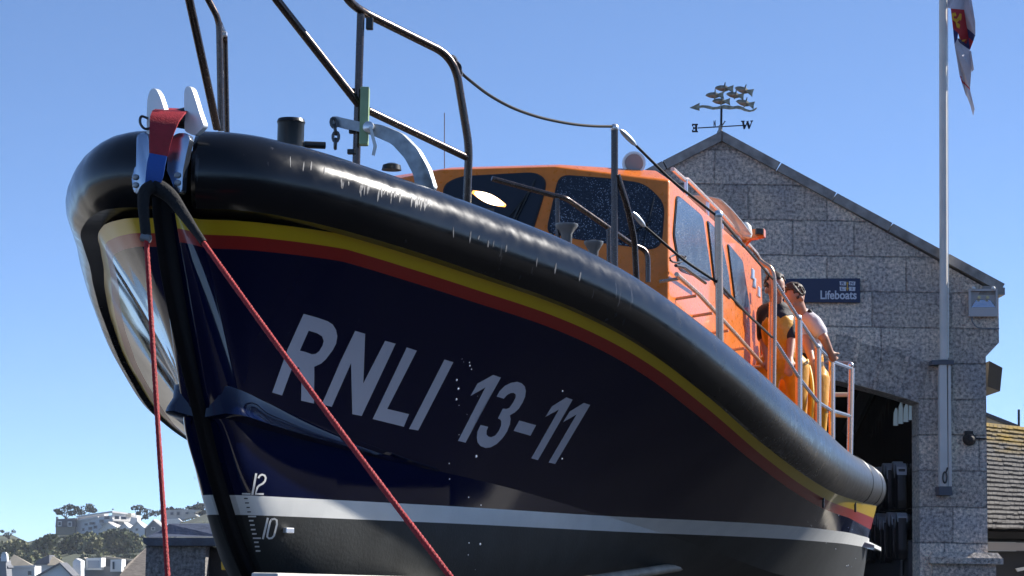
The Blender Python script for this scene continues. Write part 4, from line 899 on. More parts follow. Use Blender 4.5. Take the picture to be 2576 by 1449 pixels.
# ------------------------------------------------------------------ things on the boathouse
vp = fz(1815, 345)
wv = thing('weather_vane', vp, 'pewter weather vane with a shoal of fish and an arrow on the boathouse gable', 'weather vane')
dkm = mat('vane_iron', (.02, .022, .028), .5, metal=.5); fm = mat('vane_pewter', (.30, .27, .20), .42, metal=.75, var=.45, vscale=22)
bm = bmesh.new(); lathe(bm, vp-Vector((0, -.2, .10)), [(.03, 0), (.085, .05), (.09, .10), (.06, .16), (.025, .24), (.02, .3)], seg=18); obj('ball', bm, cop, wv, 50)
Dv = DW+.2; V_ = lambda u, v: aty(u, v, Dv)
tube('spindle', [V_(1814, 335), V_(1815, 268)], .016, dkm, wv, 8, 0)
tube('compass_arm', [V_(1755, 322), V_(1878, 315)], .008, dkm, wv, 8, 0); tube('compass_arm', [V_(1812, 318)+Vector((0, .38, 0)), V_(1817, 319)-Vector((0, .38, 0))], .008, dkm, wv, 8, 0)
k = .19446; zv = lambda pts: [V_(1677+x*k, 187.8+y*k) for x, y in pts]
def plate(name, pts, m, parent, th=.018, dy=0):
    bm = bmesh.new(); prism(bm, [p+Vector((0, dy-th/2, 0)) for p in zv(pts)], Vector((0, th, 0))); return obj(name, bm, m, parent)
plate('letter_e', [(405, 637), (405, 655), (395, 655), (395, 728), (405, 728), (405, 745), (328, 745), (328, 715), (345, 715), (345, 725), (368, 725), (368, 700), (358, 700), (358, 708), (342, 708), (342, 676), (358, 676), (358, 684), (368, 684), (368, 655), (345, 655), (345, 668), (328, 668), (328, 637)], dkm, wv)
plate('letter_w', [(962, 598), (1010, 596), (1010, 606), (1000, 608), (1012, 668), (1036, 612), (1028, 606), (1062, 596), (1062, 604), (1058, 610), (1076, 660), (1094, 606), (1080, 604), (1080, 596), (1118, 592), (1118, 603), (1108, 606), (1076, 700), (1056, 700), (1038, 640), (1014, 704), (994, 704), (975, 610), (962, 608)], dkm, wv)
plate('letter_n', [(640, 525), (648, 525), (660, 570), (660, 520), (667, 520), (667, 605), (660, 605), (648, 560), (648, 620), (640, 620)], dkm, wv, .014, .38)
plate('arrow', [(300, 428), (428, 365), (422, 402), (470, 396), (540, 402), (600, 420), (660, 416), (740, 392), (800, 400), (860, 412), (920, 402), (970, 412), (1030, 448), (1085, 462), (1130, 445), (1165, 425), (1168, 440), (1130, 470), (1070, 482), (1010, 470), (960, 448), (900, 440), (820, 450), (740, 440), (680, 444), (600, 452), (530, 436), (480, 424), (424, 430), (425, 466)], fm, wv, .03)
def fish(x, y, L, ang):
    c, s = math.cos(ang), math.sin(ang)
    out = [(-.5, 0), (-.40, -.10), (-.22, -.16), (-.02, -.17), (0, -.32), (.05, -.34), (.06, -.165), (.2, -.10), (.34, -.03), (.48, -.22), (.46, -.02), (.50, .20), (.38, .06), (.30, .03), (.2, .10), (.05, .16), (-.02, .24), (-.05, .16), (-.25, .13), (-.42, .06)]
    bm = bmesh.new(); P = zv([(x+(a*c-b*s)*L, y+(a*s+b*c)*L) for a, b in out])
    n = len(P); cen = sum(P, Vector())/n
    f = [bm.verts.new(p) for p in P]; m1 = bm.verts.new(cen-Vector((0, .022, 0))); m2 = bm.verts.new(cen+Vector((0, .022, 0)))
    for i in range(n): bm.faces.new((f[i], f[(i+1) % n], m1)); bm.faces.new((f[(i+1) % n], f[i], m2))
    obj('fish', bm, fm, wv)
for x, y, L, a_ in ((745, 180, 250, .06), (1000, 205, 255, .28), (622, 268, 245, .0), (885, 268, 240, .16), (706, 348, 240, .04), (1015, 372, 250, .24)): fish(x, y, L, a_)

# sign
sg_ = thing('sign', fz(2062, 732)-Vector((0, .05, 0)), 'navy blue Lifeboats sign with a small white flag emblem on the granite wall', 'sign')
Ds = DW-.075; P_ = lambda u, v, d=0: aty(u, v, Ds-d)
bm = bmesh.new(); prism(bm, [P_(1950, 701), P_(2164, 700), P_(2164, 761), P_(1950, 760)], Vector((0, .05, 0))); bev(bm, .004, 1); obj('sign_board', bm, mat('sign_blue', (.004, .011, .06), .35), sg_)
def text(s, u0, v0, u1, vtop, D, m, parent, name, bold=.018):
    cu_ = bpy.data.curves.new('t', 'FONT'); cu_.body = s; cu_.size = 1; cu_.offset = bold; cu_.extrude = .002; cu_.resolution_u = 6
    o = link(bpy.data.objects.new('t', cu_)); me = bpy.data.meshes.new_from_object(o.evaluated_get(dg())); bpy.data.objects.remove(o)
    bm = bmesh.new(); bm.from_mesh(me); xs = [v.co.x for v in bm.verts]; ys = [v.co.y for v in bm.verts]; x0, x1, yb, yt = min(xs), max(xs), min(ys), max(ys)
    A = aty(u0, v0, D); Bx = aty(u1, v0, D); T_ = aty(u0, vtop, D)
    for v in bm.verts:
        a_ = (v.co.x-x0)/(x1-x0); b_ = (v.co.y-max(yb, 0))/(yt-max(yb, 0)); zc = v.co.z
        v.co = A+(Bx-A)*a_+(T_-A)*b_+Vector((0, -zc, 0))
    return obj(name, bm, m, parent)
text('Lifeboats', 2064, 752, 2155, 730.5, Ds-.004, mat('sign_white', (.62, .64, .68), .5), sg_, 'sign_text', .022)
bm = bmesh.new()
for u0, u1 in ((2112, 2129), (2135, 2152)):
    for v0, v1 in ((707.5, 718), (721, 732)):
        d_ = .6 if u0 > 2120 else 0
        prism(bm, [P_(u0+d_, v0, .006), P_(u1, v0+1, .006), P_(u1-1, v1, .006), P_(u0+1, v1-.6, .006)], Vector((0, .004, 0)))
fl = obj('flag_emblem', bm, mat('sign_white', (1, 1, 1)), sg_)
bm = bmesh.new()
for q in ((2130.4, 709, 2133.2, 731), (2127, 725, 2136.5, 727), (2128, 711.6, 2135.5, 713.2)): prism(bm, [P_(q[0], q[1], .008), P_(q[2], q[1], .008), P_(q[2], q[3], .008), P_(q[0], q[3], .008)], Vector((0, .003, 0)))
obj('anchor_emblem', bm, mat('emblem_gold', (.62, .36, .05), .5), fl)
bm = bmesh.new()
for s_, u0, v0, u1, v1 in (('R', 2116.5, 716, 2124.5, 709.5), ('N', 2139, 716, 2147, 709.5), ('L', 2116.5, 729.5, 2123, 723), ('I', 2142.5, 729.5, 2144.5, 723)):
    text(s_, u0, v0, u1, v1, Ds-.007, mat('sign_ink', (.02, .03, .12), .5), fl, 'emblem_letter', .02)
bm.free()

# floodlight at the corner
fk = .21292; zf = lambda x, y, d=0: aty(2388.1+x*fk, 697.7+y*fk, DW-.12-d)
fo = thing('floodlight', zf(400, 300), 'square grey floodlight with a shiny reflector below the gable corner', 'floodlight')
bm = bmesh.new()
fr = [(232, 135), (570, 135), (575, 460), (232, 460)]; ir = [(255, 160), (550, 160), (548, 355), (262, 355)]
for i in range(4):
    j = (i+1) % 4; prism(bm, [zf(*fr[i]), zf(*fr[j]), zf(*ir[j]), zf(*ir[i])], Vector((0, .06, 0)))
prism(bm, [zf(*p, -.065) for p in fr], Vector((0, .05, 0))); obj('housing', bm, mat('flood_grey', (.50, .48, .46), .5), fo)
bm = bmesh.new(); prism(bm, [zf(262, 353, -.01), zf(546, 353, -.01), zf(480, 266, -.055), zf(318, 266, -.055)], Vector((0, .004, .004))); obj('reflector', bm, mat('reflector', (.75, .78, .85), .2, metal=.9), fo)
for x in (350, 450):
    bm = bmesh.new(); lathe(bm, zf(x, 238, -.05), [(.016, 0), (.022, .01), (.02, .03)], -Y, 10); obj('bulb', bm, mat('bulb_yellow', (.75, .65, .30), .3), fo, 40)
tube('cable', [zf(270, 465), zf(265, 520), zf(320, 590), zf(400, 605), zf(590, 605)], .008, greym, fo, 6, .1)
for x in (285, 520):
    bm = bmesh.new(); bmesh.ops.create_uvsphere(bm, u_segments=10, v_segments=6, radius=.028, matrix=Matrix.Translation(zf(x, 130))); obj('fixing', bm, white, fo, True)

# flagpole and flag
fp = thing('flagpole', aty(2379, 1245, DW-.2), 'tall grey painted flagpole bracketed to the boathouse wall', 'flagpole')
pm = mat('pole_paint', (.68, .64, .57), .45, var=.08, vscale=3)
Dp = DW-.2
tube('pole', [aty(2371.5, -420, Dp), aty(2374, 905, Dp)], .054, pm, fp, 16, 0)
bm = bmesh.new()
for u0, u1, d_ in ((2363, 2383, 0), (2384.5, 2393, .02)):
    prism(bm, [aty(u0, 916, Dp-.05+d_), aty(u1-1, 916, Dp-.05+d_), aty(u1+2, 1224, Dp-.05+d_), aty(u0+1, 1224, Dp-.05+d_)], Vector((0, .12, 0)))
bev(bm, .012, 2); obj('pole_socket', bm, pm, fp)
bm = bmesh.new(); prism(bm, [aty(2362, 1224, Dp-.06), aty(2394, 1224, Dp-.06), aty(2397, 1246, Dp-.06), aty(2363, 1245, Dp-.06)], Vector((0, .27, 0))); obj('foot_bracket', bm, mat('bracket_grey', (.10, .105, .12), .6), fp); bm = bmesh.new(); prism(bm, [aty(2345, 906, Dp-.07), aty(2400, 906, Dp-.07), aty(2400, 917, Dp-.07), aty(2345, 917, Dp-.07)], Vector((0, .27, 0))); obj('bracket', bm, mat('bracket_grey', (.10, .105, .12), .6), fp)
bm = bmesh.new(); sweep(bm, [aty(2377+5*math.sin(q), 1201-14*math.cos(q), Dp-.07) for q in [k*2*math.pi/14 for k in range(15)]], .011, 6); sweep(bm, [aty(2380, 1188, Dp-.07), aty(2384, 1176, Dp-.07)], .011, 6); obj('halyard_loop', bm, black, fp, True)
tube('halyard', [aty(2383.5, -100, Dp-.05), aty(2386, 900, Dp-.05)], .006, white, fp, 5, 0)
fk2 = .37034; zl = lambda x, y: aty(2280.8+x*fk2, y*fk2, Dp-.02+.10*math.sin(x*.035)+.0004*y)
flag = thing('flag', aty(2390, 20, Dp), 'limp white flag with a red, navy and gold emblem hanging from the pole', 'flag')
FW, FR_, FB, FG = mat('flag_white', (.55, .53, .58), .85, var=.12, vscale=6, bump=.3, bscale=9), mat('flag_red', (.46, .02, .03), .85), mat('flag_navy', (.02, .025, .12), .85), mat('flag_gold', (.72, .40, .02), .8)
def fpatch(name, polys):
    bm = bmesh.new()
    for pts, d_ in polys: prism(bm, [zl(*p)-Vector((0, d_, 0)) for p in pts], Vector((0, .006, 0)))
    return bm
obj('white_cloth', fpatch('w', [([(272, -220), (390, -220), (390, 66), (300, 58), (290, 48), (275, 50)], 0), ([(390, -220), (422, -220), (436, -30), (466, 150), (467, 238), (408, 190), (390, 66)], .001), ([(325, 300), (345, 262), (360, 290), (428, 338), (440, 470), (436, 530), (430, 606), (396, 570), (360, 515)], 0), ([(429, 345), (437, 345), (457, 472), (442, 490)], .004), ([(395, 570), (431, 612), (462, 740), (452, 786), (432, 712), (412, 660)], 0), ([(375, 560), (395, 572), (412, 660), (402, 645)], -.002)]), FW, flag)
obj('red_field', fpatch('r', [([(300, 58), (390, 66), (408, 190), (420, 255), (404, 300), (360, 262), (350, 225), (315, 195)], .001), ([(420, 255), (452, 282), (430, 338)], .003)]), FR_, flag)
obj('red_cross_arm', fpatch('r', [([(360, 515), (390, 530), (396, 566), (431, 602), (431, 612), (396, 576), (375, 560)], .004)]), FR_, flag)
obj('navy_border', fpatch('b', [([(315, 195), (350, 225), (345, 262), (325, 300)], .002), ([(345, 262), (360, 262), (404, 300), (420, 255), (430, 338), (360, 290)], .0025), ([(408, 190), (466, 240), (452, 282), (420, 255)], .003)]), FB, flag)
obj('gold_emblem', fpatch('g', [([(308, 90), (330, 85), (338, 105), (328, 112), (320, 102), (318, 125), (340, 128), (352, 112), (360, 92), (372, 95), (372, 140), (392, 158), (395, 178), (376, 175), (360, 195), (340, 185), (332, 150), (312, 135)], .006), ([(355, 248), (375, 255), (410, 240), (414, 265), (392, 292), (366, 285)], .006)]), FG, flag)
# bell and wire on the pier
be = thing('wall_bell', fz(2437, 1105), 'round dark iron bell with a thin cable on the granite pier', 'bell')
bm = bmesh.new(); lathe(bm, aty(2437, 1105, DW+.01), [(.085, 0), (.088, .05), (.06, .10), (.03, .13)], -Y, 20); box(bm, aty(2437, 1090, DW-.03), .05, .04, .03); obj('bell_body', bm, mat('rusty_iron', (.035, .028, .024), .7, var=.4, vscale=20), be)
tube('bell_cable', [aty(2455, 1103, DW-.02), aty(2482, 1104, DW-.02)], .012, black, be, 6, 0)

# ------------------------------------------------------------------ slate roofed house on the right, farther gable, pole
h = thing('slate_roof_house', aty(2560, 1449, 34), 'low house with a long slate roof edged in yellow lichen, beside the boathouse', 'house')
lich = bpy.data.materials.new('lichen_slate'); lich.use_nodes = True; nt = lich.node_tree; b = nt.nodes['Principled BSDF']; b.inputs['Roughness'].default_value = .8
tc = nt.nodes.new('ShaderNodeTexCoord'); n1 = nt.nodes.new('ShaderNodeTexNoise'); n1.inputs['Scale'].default_value = 3.2; n1.inputs['Detail'].default_value = 6; sx = nt.nodes.new('ShaderNodeSeparateXYZ'); nm = nt.nodes.new('ShaderNodeMath'); nm.operation = 'MULTIPLY'; nm.inputs[1].default_value = .35; ma = nt.nodes.new('ShaderNodeMath'); ma.operation = 'MULTIPLY_ADD'; ma.inputs[1].default_value = .21
r1 = nt.nodes.new('ShaderNodeValToRGB'); r1.color_ramp.elements[0].position = .585; r1.color_ramp.elements[0].color = (0, 0, 0, 1); r1.color_ramp.elements[1].position = .70; mx = nt.nodes.new('ShaderNodeMix'); mx.data_type = 'RGBA'
n2 = nt.nodes.new('ShaderNodeTexNoise'); n2.inputs['Scale'].default_value = 9; n2.inputs['Detail'].default_value = 5; r2 = nt.nodes.new('ShaderNodeValToRGB'); r2.color_ramp.elements[0].position = .3; r2.color_ramp.elements[0].color = (.085, .08, .075, 1); r2.color_ramp.elements[1].position = .7; r2.color_ramp.elements[1].color = (.20, .19, .175, 1)
for x, y in ((tc.outputs['Object'], n1.inputs[0]), (tc.outputs['Object'], sx.inputs[0]), (sx.outputs[2], ma.inputs[0]), (nm.outputs[0], ma.inputs[2]), (n1.outputs[0], nm.inputs[0]), (ma.outputs[0], r1.inputs[0]), (r1.outputs[0], mx.inputs[0]), (tc.outputs['Object'], n2.inputs[0]), (n2.outputs[0], r2.inputs[0]), (r2.outputs[0], mx.inputs[6]), (mx.outputs[2], b.inputs['Base Color'])): nt.links.new(x, y)
mx.inputs[7].default_value = (.34, .22, .03, 1)
rows = 24; E0, E1 = aty(2440, 1330, 34), aty(2700, 1336, 34); R0, R1 = aty(2440, 1062, 37.2), aty(2700, 1142, 37.2)
E1 = E0+(E1-E0)*3.2; R1 = R0+Vector(((R1-R0).x*3.2, 0, (R1-R0).z*1.05))
bm = bmesh.new(); rnd = random.Random(5)
for k in range(rows):
    a_, b_ = k/rows, (k+1.35)/rows; x = rnd.uniform(-.01, 0)
    while x < 1:
        w_ = rnd.uniform(.010, .017); j = rnd.uniform(-.002, .006); up = Vector((0, -.012, .022+rnd.uniform(0, .012)))
        q = lambda t, s: E0.lerp(E1, t).lerp(R0.lerp(R1, t), s)
        lo = a_+j; prism(bm, [q(x, lo)+up, q(x+w_-.0007, lo)+up, q(x+w_-.0007, b_), q(x, b_)], Vector((0, .006, -.02)))
        x += w_
obj('roof', bm, lich, h)
bm = bmesh.new(); prism(bm, [E0+Vector((0, .1, -.03)), E1+Vector((0, .1, -.03)), R1+Vector((0, .1, -.05)), R0+Vector((0, .1, -.05))], Vector((0, .1, -.1))); obj('roof_deck', bm, darkm, h)
bm = bmesh.new(); prism(bm, [aty(2440, 1364, 34.25), aty(3270, 1372, 34.25), aty(3270, 1391, 34.25), aty(2440, 1384, 34.25)], Vector((0, .25, 0))); obj('lintel_beam', bm, mat('pale_beam', (.34, .32, .30), .8), h)
bm = bmesh.new(); prism(bm, [aty(2440, 1330, 34.5), aty(3270, 1349, 34.5), aty(3270, 1372, 34.5), aty(2440, 1362, 34.5)], Vector((0, .3, 0))); prism(bm, [aty(2440, 1386, 34.6), aty(3270, 1393, 34.6), Vector((aty(3270, 1400, 34.6).x, 34.6, -.2)), Vector((aty(2440, 1400, 34.6).x, 34.6, -.2))], Vector((0, .3, 0))); obj('shop_front', bm, mat('dark_front', (.03, .03, .032), .6), h)
bm = bmesh.new(); prism(bm, [aty(2555, 1430, 34.5), aty(2590, 1424, 34.5), aty(2590, 1432, 34.5), aty(2560, 1438, 34.5)], Vector((0, .06, 0))); obj('name_board', bm, white, h)
h = thing('gable_house', aty(2520, 1110, 60), 'small house gable with a grey slate roof showing above the lichen covered roof', 'house')
bm = bmesh.new(); prism(bm, [aty(2440, 1450, 60), aty(2440, 1056, 60), aty(2484, 1044, 60), aty(2556, 1072, 60), aty(2556, 1452, 60)], Vector((0, 6, 0))); obj('wall', bm, mat('rendered_wall', (.42, .40, .35), .9), h)
bm = bmesh.new(); prism(bm, [aty(2478, 1036, 59.7), aty(2562, 1069, 59.7), aty(2560, 1076, 59.7), aty(2476, 1044, 59.7)], Vector((0, 6.5, 0))); prism(bm, [aty(2430, 1052, 59.7), aty(2479, 1036, 59.7), aty(2480, 1043, 59.7), aty(2430, 1060, 59.7)], Vector((0, 6.5, 0))); obj('roof', bm, slate, h)
bm = bmesh.new(); prism(bm, [aty(2556, 1075, 66), aty(2640, 1078, 66), aty(2640, 1450, 66), aty(2557, 1450, 66)], Vector((0, 3, 0))); tag(obj('slate_ridge_house', bm, slate, None, loc=aty(2590, 1140, 66)), 'dark slate roof edge beside the thin utility pole', 'house')
o = tube('utility_pole', [aty(2563, 1452, 64), aty(2563, 1030, 64)], .035, black, None, 8, 0, loc=aty(2563, 1110, 64)); tag(o, 'thin dark utility pole above the farthest roof', 'pole')

# ------------------------------------------------------------------ stone gate pier and amber board on the left
gp = thing('gate_pier', aty(450, 1449, 24), 'square granite gate pier with a blue slate capped top, behind the red rope', 'gate pier')
g24 = lambda u, v, d=0: aty(u, v, 24+d)
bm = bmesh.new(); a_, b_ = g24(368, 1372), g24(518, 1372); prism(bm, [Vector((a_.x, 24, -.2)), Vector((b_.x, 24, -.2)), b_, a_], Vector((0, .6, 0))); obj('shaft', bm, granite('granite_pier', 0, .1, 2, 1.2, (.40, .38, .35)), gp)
bm = bmesh.new(); prism(bm, [g24(358, 1352, -.08), g24(562, 1352, -.08), g24(560, 1366, -.08), g24(542, 1374, -.08), g24(372, 1374, -.08), g24(360, 1366, -.08)], Vector((0, .76, 0))); bev(bm, .012, 2); obj('cap', bm, mat('cap_stone', (.13, .135, .15), .85, var=.3, vscale=9, bump=.5), gp)
bm = bmesh.new(); prism(bm, [g24(362, 1350, -.06), g24(562, 1350, -.06), g24(552, 1318, .3), g24(424, 1318, .3), g24(398, 1342, .2)], Vector((0, .3, .01))); obj('cap_slate', bm, mat('blue_slate', (.07, .085, .125), .6, var=.25, vscale=8, bump=.3), gp)
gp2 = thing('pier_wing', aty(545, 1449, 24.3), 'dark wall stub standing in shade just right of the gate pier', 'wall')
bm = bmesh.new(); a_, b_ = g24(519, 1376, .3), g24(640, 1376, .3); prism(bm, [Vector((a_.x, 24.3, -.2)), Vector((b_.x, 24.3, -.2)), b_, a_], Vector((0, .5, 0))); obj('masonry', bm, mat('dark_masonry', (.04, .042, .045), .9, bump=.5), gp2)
ab = thing('amber_board', g24(574, 1427, -.1), 'small two panel amber yellow board low behind the stem', 'board')
for pts in ([(556, 1412), (574, 1415), (573, 1434), (557, 1434)], [(576, 1415), (588, 1418), (594, 1436), (575, 1434)]):
    bm = bmesh.new(); prism(bm, [g24(u, v, -.12) for u, v in pts], Vector((0, .05, 0))); bev(bm, .006, 1); obj('panel', bm, mat('amber_panel', (.95, .55, .04), .5), ab)
bm = bmesh.new(); prism(bm, [g24(572, 1434, -.10), g24(577, 1434, -.10), g24(577, 1560, -.10), g24(572, 1560, -.10)], Vector((0, .04, 0))); obj('post', bm, black, ab)

# ------------------------------------------------------------------ ground, sea, hill
bm = bmesh.new(); 
for x0, y0, x1, y1, z in ((-45, -40, 60, 80, 0),):
    bm.faces.new([bm.verts.new(p) for p in ((x0, y0, z), (x1, y0, z), (x1, y1, z), (x0, y1, z))])
    r_ = bmesh.ops.extrude_face_region(bm, geom=bm.faces[:]); bmesh.ops.translate(bm, verts=[v for v in r_['geom'] if isinstance(v, bmesh.types.BMVert)], vec=(0, 0, -9))
bmesh.ops.translate(bm, verts=bm.verts, vec=(0, 0, -.0))
tag(obj('ground', bm, mat('dry_concrete', (.30, .285, .25), .9, var=.25, vscale=.8, bump=.5, bscale=14, spec=.15)), kind='structure')
bm = bmesh.new(); bm.faces.new([bm.verts.new(p) for p in ((-14, -39, .004), (59, -39, .004), (59, 29.9, .004), (-8, 29.9, .004))]); tag(obj('slipway', bm, mat('dark_slipway', (.012, .012, .013), .9, var=.4, vscale=1.2, bump=.5, bscale=14, spec=.15)), kind='structure')  # unseen sheet, made dark and wide to darken the hull's reflections
bm = bmesh.new(); bm.faces.new([bm.verts.new(p) for p in ((-9000, -9000, -8.2), (9000, -9000, -8.2), (9000, 12000, -8.2), (-9000, 12000, -8.2))])
tag(obj('sea', bm, mat('sea_water', (.02, .05, .07), .15, bump=.3, bscale=.6)), kind='structure')
# dark wall added out of view to the right, to keep reflections in the hull dark
bm = bmesh.new(); prism(bm, [(17, 4, 0), (17, 4, 3.4), (44, 44, 3.4), (44, 44, 0)], Vector((.7, -.5, 0))); tag(obj('hull_mirror_wall', bm, granite('mirror_wall_dark', 0, 0, 1.3, .5, (.02, .02, .021)), None, loc=(30, 24, 0)), 'long dark wall added out of view on the right, mirrored in the hull', 'wall')
# hillside: ridge heights read from the skyline, sloping down towards the harbour
ridge = pch([(-700, 1372), (-200, 1345), (0, 1347), (40, 1345), (80, 1368), (110, 1352), (150, 1338), (200, 1335), (345, 1332), (450, 1315), (540, 1285), (700, 1250), (1100, 1240), (1900, 1300), (2900, 1360)])
bm = bmesh.new(); prev = None; rnd = random.Random(11)
for i in range(90):
    u = -700+3600*i/89; top = aty(u, ridge(u), 1150); row = []
    for Yd, k in ((380, 0), (600, .05), (760, .16), (900, .42), (1020, .74), (1150, 1), (1500, .8)):
        P = aty(u, 1400, Yd); zt = -9+(top.z+9)*k; row.append(bm.verts.new((P.x, Yd, zt+(rnd.uniform(-1.2, 1.2) if 0 < k < 1 else 0))))
    if prev: [bm.faces.new((prev[j], row[j], row[j+1], prev[j+1])) for j in range(6)]
    prev = row
tag(obj('hillside', bm, mat('hill_scrub', (.075, .085, .05), .95, var=.5, vscale=.06, bump=.6, bscale=.3), None, True), kind='structure')
leafs = [mat('leaf_dark', (.05, .072, .038), .8), mat('leaf_mid', (.11, .13, .05), .8), mat('leaf_light', (.19, .185, .085), .8)]
leafs2 = [mat('pine_dark', (.035, .045, .036), .8), mat('pine_mid', (.055, .07, .05), .8), mat('pine_light', (.085, .10, .065), .8)]
bark = mat('bark', (.06, .045, .035), .9)
def foliage(bm, blobs, D, dens, leaf, rnd):
    for u, v, ru, rv in blobs:
        c = aty(u, v, D); px = D/F_PX; ax, az = ru*px, rv*px; n = int(dens); base = rnd.choice((0, 1, 1, 2))
        for k in range(n):
            d = Vector((rnd.gauss(0, 1), rnd.gauss(0, 1), rnd.gauss(0, 1))).normalized()*rnd.uniform(.55, 1.05)
            p = c+Vector((d.x*ax, d.y*ax, d.z*az)); s = leaf*rnd.uniform(.6, 1.5)
            a = Vector((rnd.gauss(0, 1), rnd.gauss(0, 1), rnd.gauss(0, 1))).normalized(); b = a.cross(Vector((rnd.gauss(0, 1), rnd.gauss(0, 1), rnd.gauss(0, 1)))).normalized()
            f = bm.faces.new([bm.verts.new(p+a*s), bm.verts.new(p+b*s*.8), bm.verts.new(p-a*s*.9), bm.verts.new(p-b*s*.7)]); f.material_index = max(0, min(2, base+rnd.choice((-1, 0, 0, 1))))
def tree(label, blobs, base, D, dens=90, leaf=.7, mats=None, group=None, trunk=True, tw=.35, name='tree'):
    rnd = random.Random(hash(tuple(blobs)) & 0xffff); foot = aty(base[0], base[1], D)
    t = thing(name, foot, label, 'tree' if name != 'shrub' else 'shrub', group)
    bm = bmesh.new(); foliage(bm, blobs, D, dens, leaf, rnd); obj('crown', bm, mats or leafs, t, keep=True)
    if trunk:
        bm = bmesh.new()
        for k, (u, v, ru, rv) in enumerate(blobs):
            e = aty(u, v+rv*.2, D); mid = foot.lerp(e, .5)+Vector((rnd.uniform(-.5, .5), 0, 0)); sweep(bm, [foot, Vector((foot.x*.6+mid.x*.4, foot.y, mid.z)), e], lambda q: tw*(1-.75*q), 6)
        obj('trunk', bm, bark, t, True)
T1 = 1150
tree('spreading pine at the left end of the hilltop houses, thin bare lower limbs', [(160, 1284, 20, 9), (173, 1275, 13, 7), (180, 1291, 12, 7), (148, 1290, 8, 5), (142, 1284, 7, 3)], (166, 1312), T1, 110, .55, leafs2, name='pine_tree')
tree('broad dark pine directly above the white flats roof', [(212, 1281, 24, 8), (226, 1275, 14, 8), (200, 1288, 14, 7), (234, 1284, 10, 6), (192, 1278, 8, 4)], (210, 1312), T1, 110, .55, leafs2, name='pine_tree')
tree('open crowned pine between the white flats and the gabled terrace', [(338, 1278, 9, 6), (350, 1276, 11, 7), (362, 1284, 12, 7), (376, 1290, 13, 8), (348, 1292, 7, 5), (392, 1292, 11, 8), (366, 1300, 9, 6)], (349, 1318), T1, 90, .5, leafs2, name='pine_tree')
tree('wispy small tree at the left edge of the skyline', [(6, 1336, 6, 4), (22, 1342, 9, 5), (34, 1337, 6, 5), (16, 1348, 9, 4)], (22, 1362), 1100, 45, .4, leafs2)
tree('dark rounded wood crown beside the stem at the hilltop', [(520, 1277, 34, 15), (490, 1284, 24, 12), (550, 1270, 30, 14), (470, 1296, 24, 12), (585, 1265, 30, 16), (535, 1292, 40, 14)], (520, 1315), 1180, 240, .9, leafs2)
tree('low dark trees behind the odd shaped grey roof', [(430, 1283, 14, 6), (412, 1288, 12, 8), (452, 1285, 14, 6)], (430, 1300), 1180, 110, .7, leafs2)
tree('large round olive green tree below the gabled terrace', [(300, 1343, 34, 15), (276, 1352, 26, 17), (325, 1354, 26, 16), (302, 1366, 44, 18), (340, 1370, 18, 18), (290, 1385, 34, 14)], (300, 1405), 940, 300, .75)
tree('pale olive tree below the flats, left of the dark gap', [(180, 1360, 22, 14), (196, 1352, 14, 10), (166, 1372, 20, 14), (190, 1378, 24, 14), (160, 1390, 16, 12)], (180, 1402), 940, 220, .7)
for lab, bl in (('bushy green tree on the left slope, above the hip roofed house', [(40, 1372, 30, 14), (15, 1382, 26, 16), (70, 1384, 26, 16), (50, 1395, 34, 14)]),
                ('olive green tree on the slope below the grey hotel', [(105, 1372, 24, 18), (128, 1358, 22, 14), (90, 1392, 26, 16), (125, 1388, 26, 16)]),
                ('dark green tree filling the gap below the white flats', [(232, 1372, 28, 16), (215, 1388, 26, 16), (250, 1390, 26, 16), (240, 1358, 20, 10)])):
    tree(lab, bl, (bl[0][0], bl[0][1]+34), 930, 260, .75)
bm = bmesh.new(); rnd = random.Random(21)
bl = []
for k in range(150):
    u = rnd.uniform(-250, 620); v0 = ridge(u)+10; v = rnd.uniform(v0, 1412); bl.append((u, v, rnd.uniform(9, 20), rnd.uniform(6, 11), 1130-(v-1300)*2.2))
for q in bl: foliage(bm, [q[:4]], q[4], 46, .8, rnd)
o = obj('hillside_woodland', bm, leafs, None, loc=(0, 900, 0), keep=True); tag(o, 'continuous scrub and woodland covering the far hillside', 'woodland', kind='stuff')

# ------------------------------------------------------------------ houses on the hill and along the harbour
wr = mat('white_render', (.72, .71, .68), .85, var=.05, vscale=.3); cr_ = mat('cream_render', (.55, .50, .40), .9); gw = mat('grey_house_wall', (.22, .23, .25), .9); gl = mat('house_glass', (.03, .04, .06), .15)
rt = mat('buff_roof', (.34, .30, .23), .85, var=.15, vscale=.5); rg = mat('grey_roof', (.13, .135, .15), .8, var=.2, vscale=.5)
def P3(pts, D, dy, m, name, par):
    bm = bmesh.new(); prism(bm, [aty(u, v, D) for u, v in pts], Vector((0, dy, 0))); return obj(name, bm, m, par)
def wins(par, lst, D, frame=wr):
    for u0, v0, u1, v1 in lst:
        f = P3([(u0, v0), (u1, v0), (u1, v1), (u0, v1)], D-.25, .2, frame, 'window', par)
        e = .18; P3([(u0+(u1-u0)*e, v0+(v1-v0)*e), (u1-(u1-u0)*e, v0+(v1-v0)*e), (u1-(u1-u0)*e, v1-(v1-v0)*e), (u0+(u1-u0)*e, v1-(v1-v0)*e)], D-.33, .07, gl, 'pane', f)
DH = 1060
h = thing('hotel', aty(165, 1345, DH), 'grey mansard roofed house with two white dormers at the left end of the hilltop row', 'house')
P3([(140, 1322), (188, 1318), (188, 1346), (140, 1346)], DH, 14, mat('buff_wall', (.30, .27, .20), .9), 'wall', h); P3([(141, 1306), (188, 1303), (190, 1325), (139, 1326)], DH-.6, 14, rg, 'roof', h)
P3([(141, 1300), (145, 1300), (145, 1308), (141, 1308)], DH+3, 2, rg, 'chimney', h); wins(h, [(145, 1311, 155, 1324), (170, 1312, 181, 1325)], DH-.8)
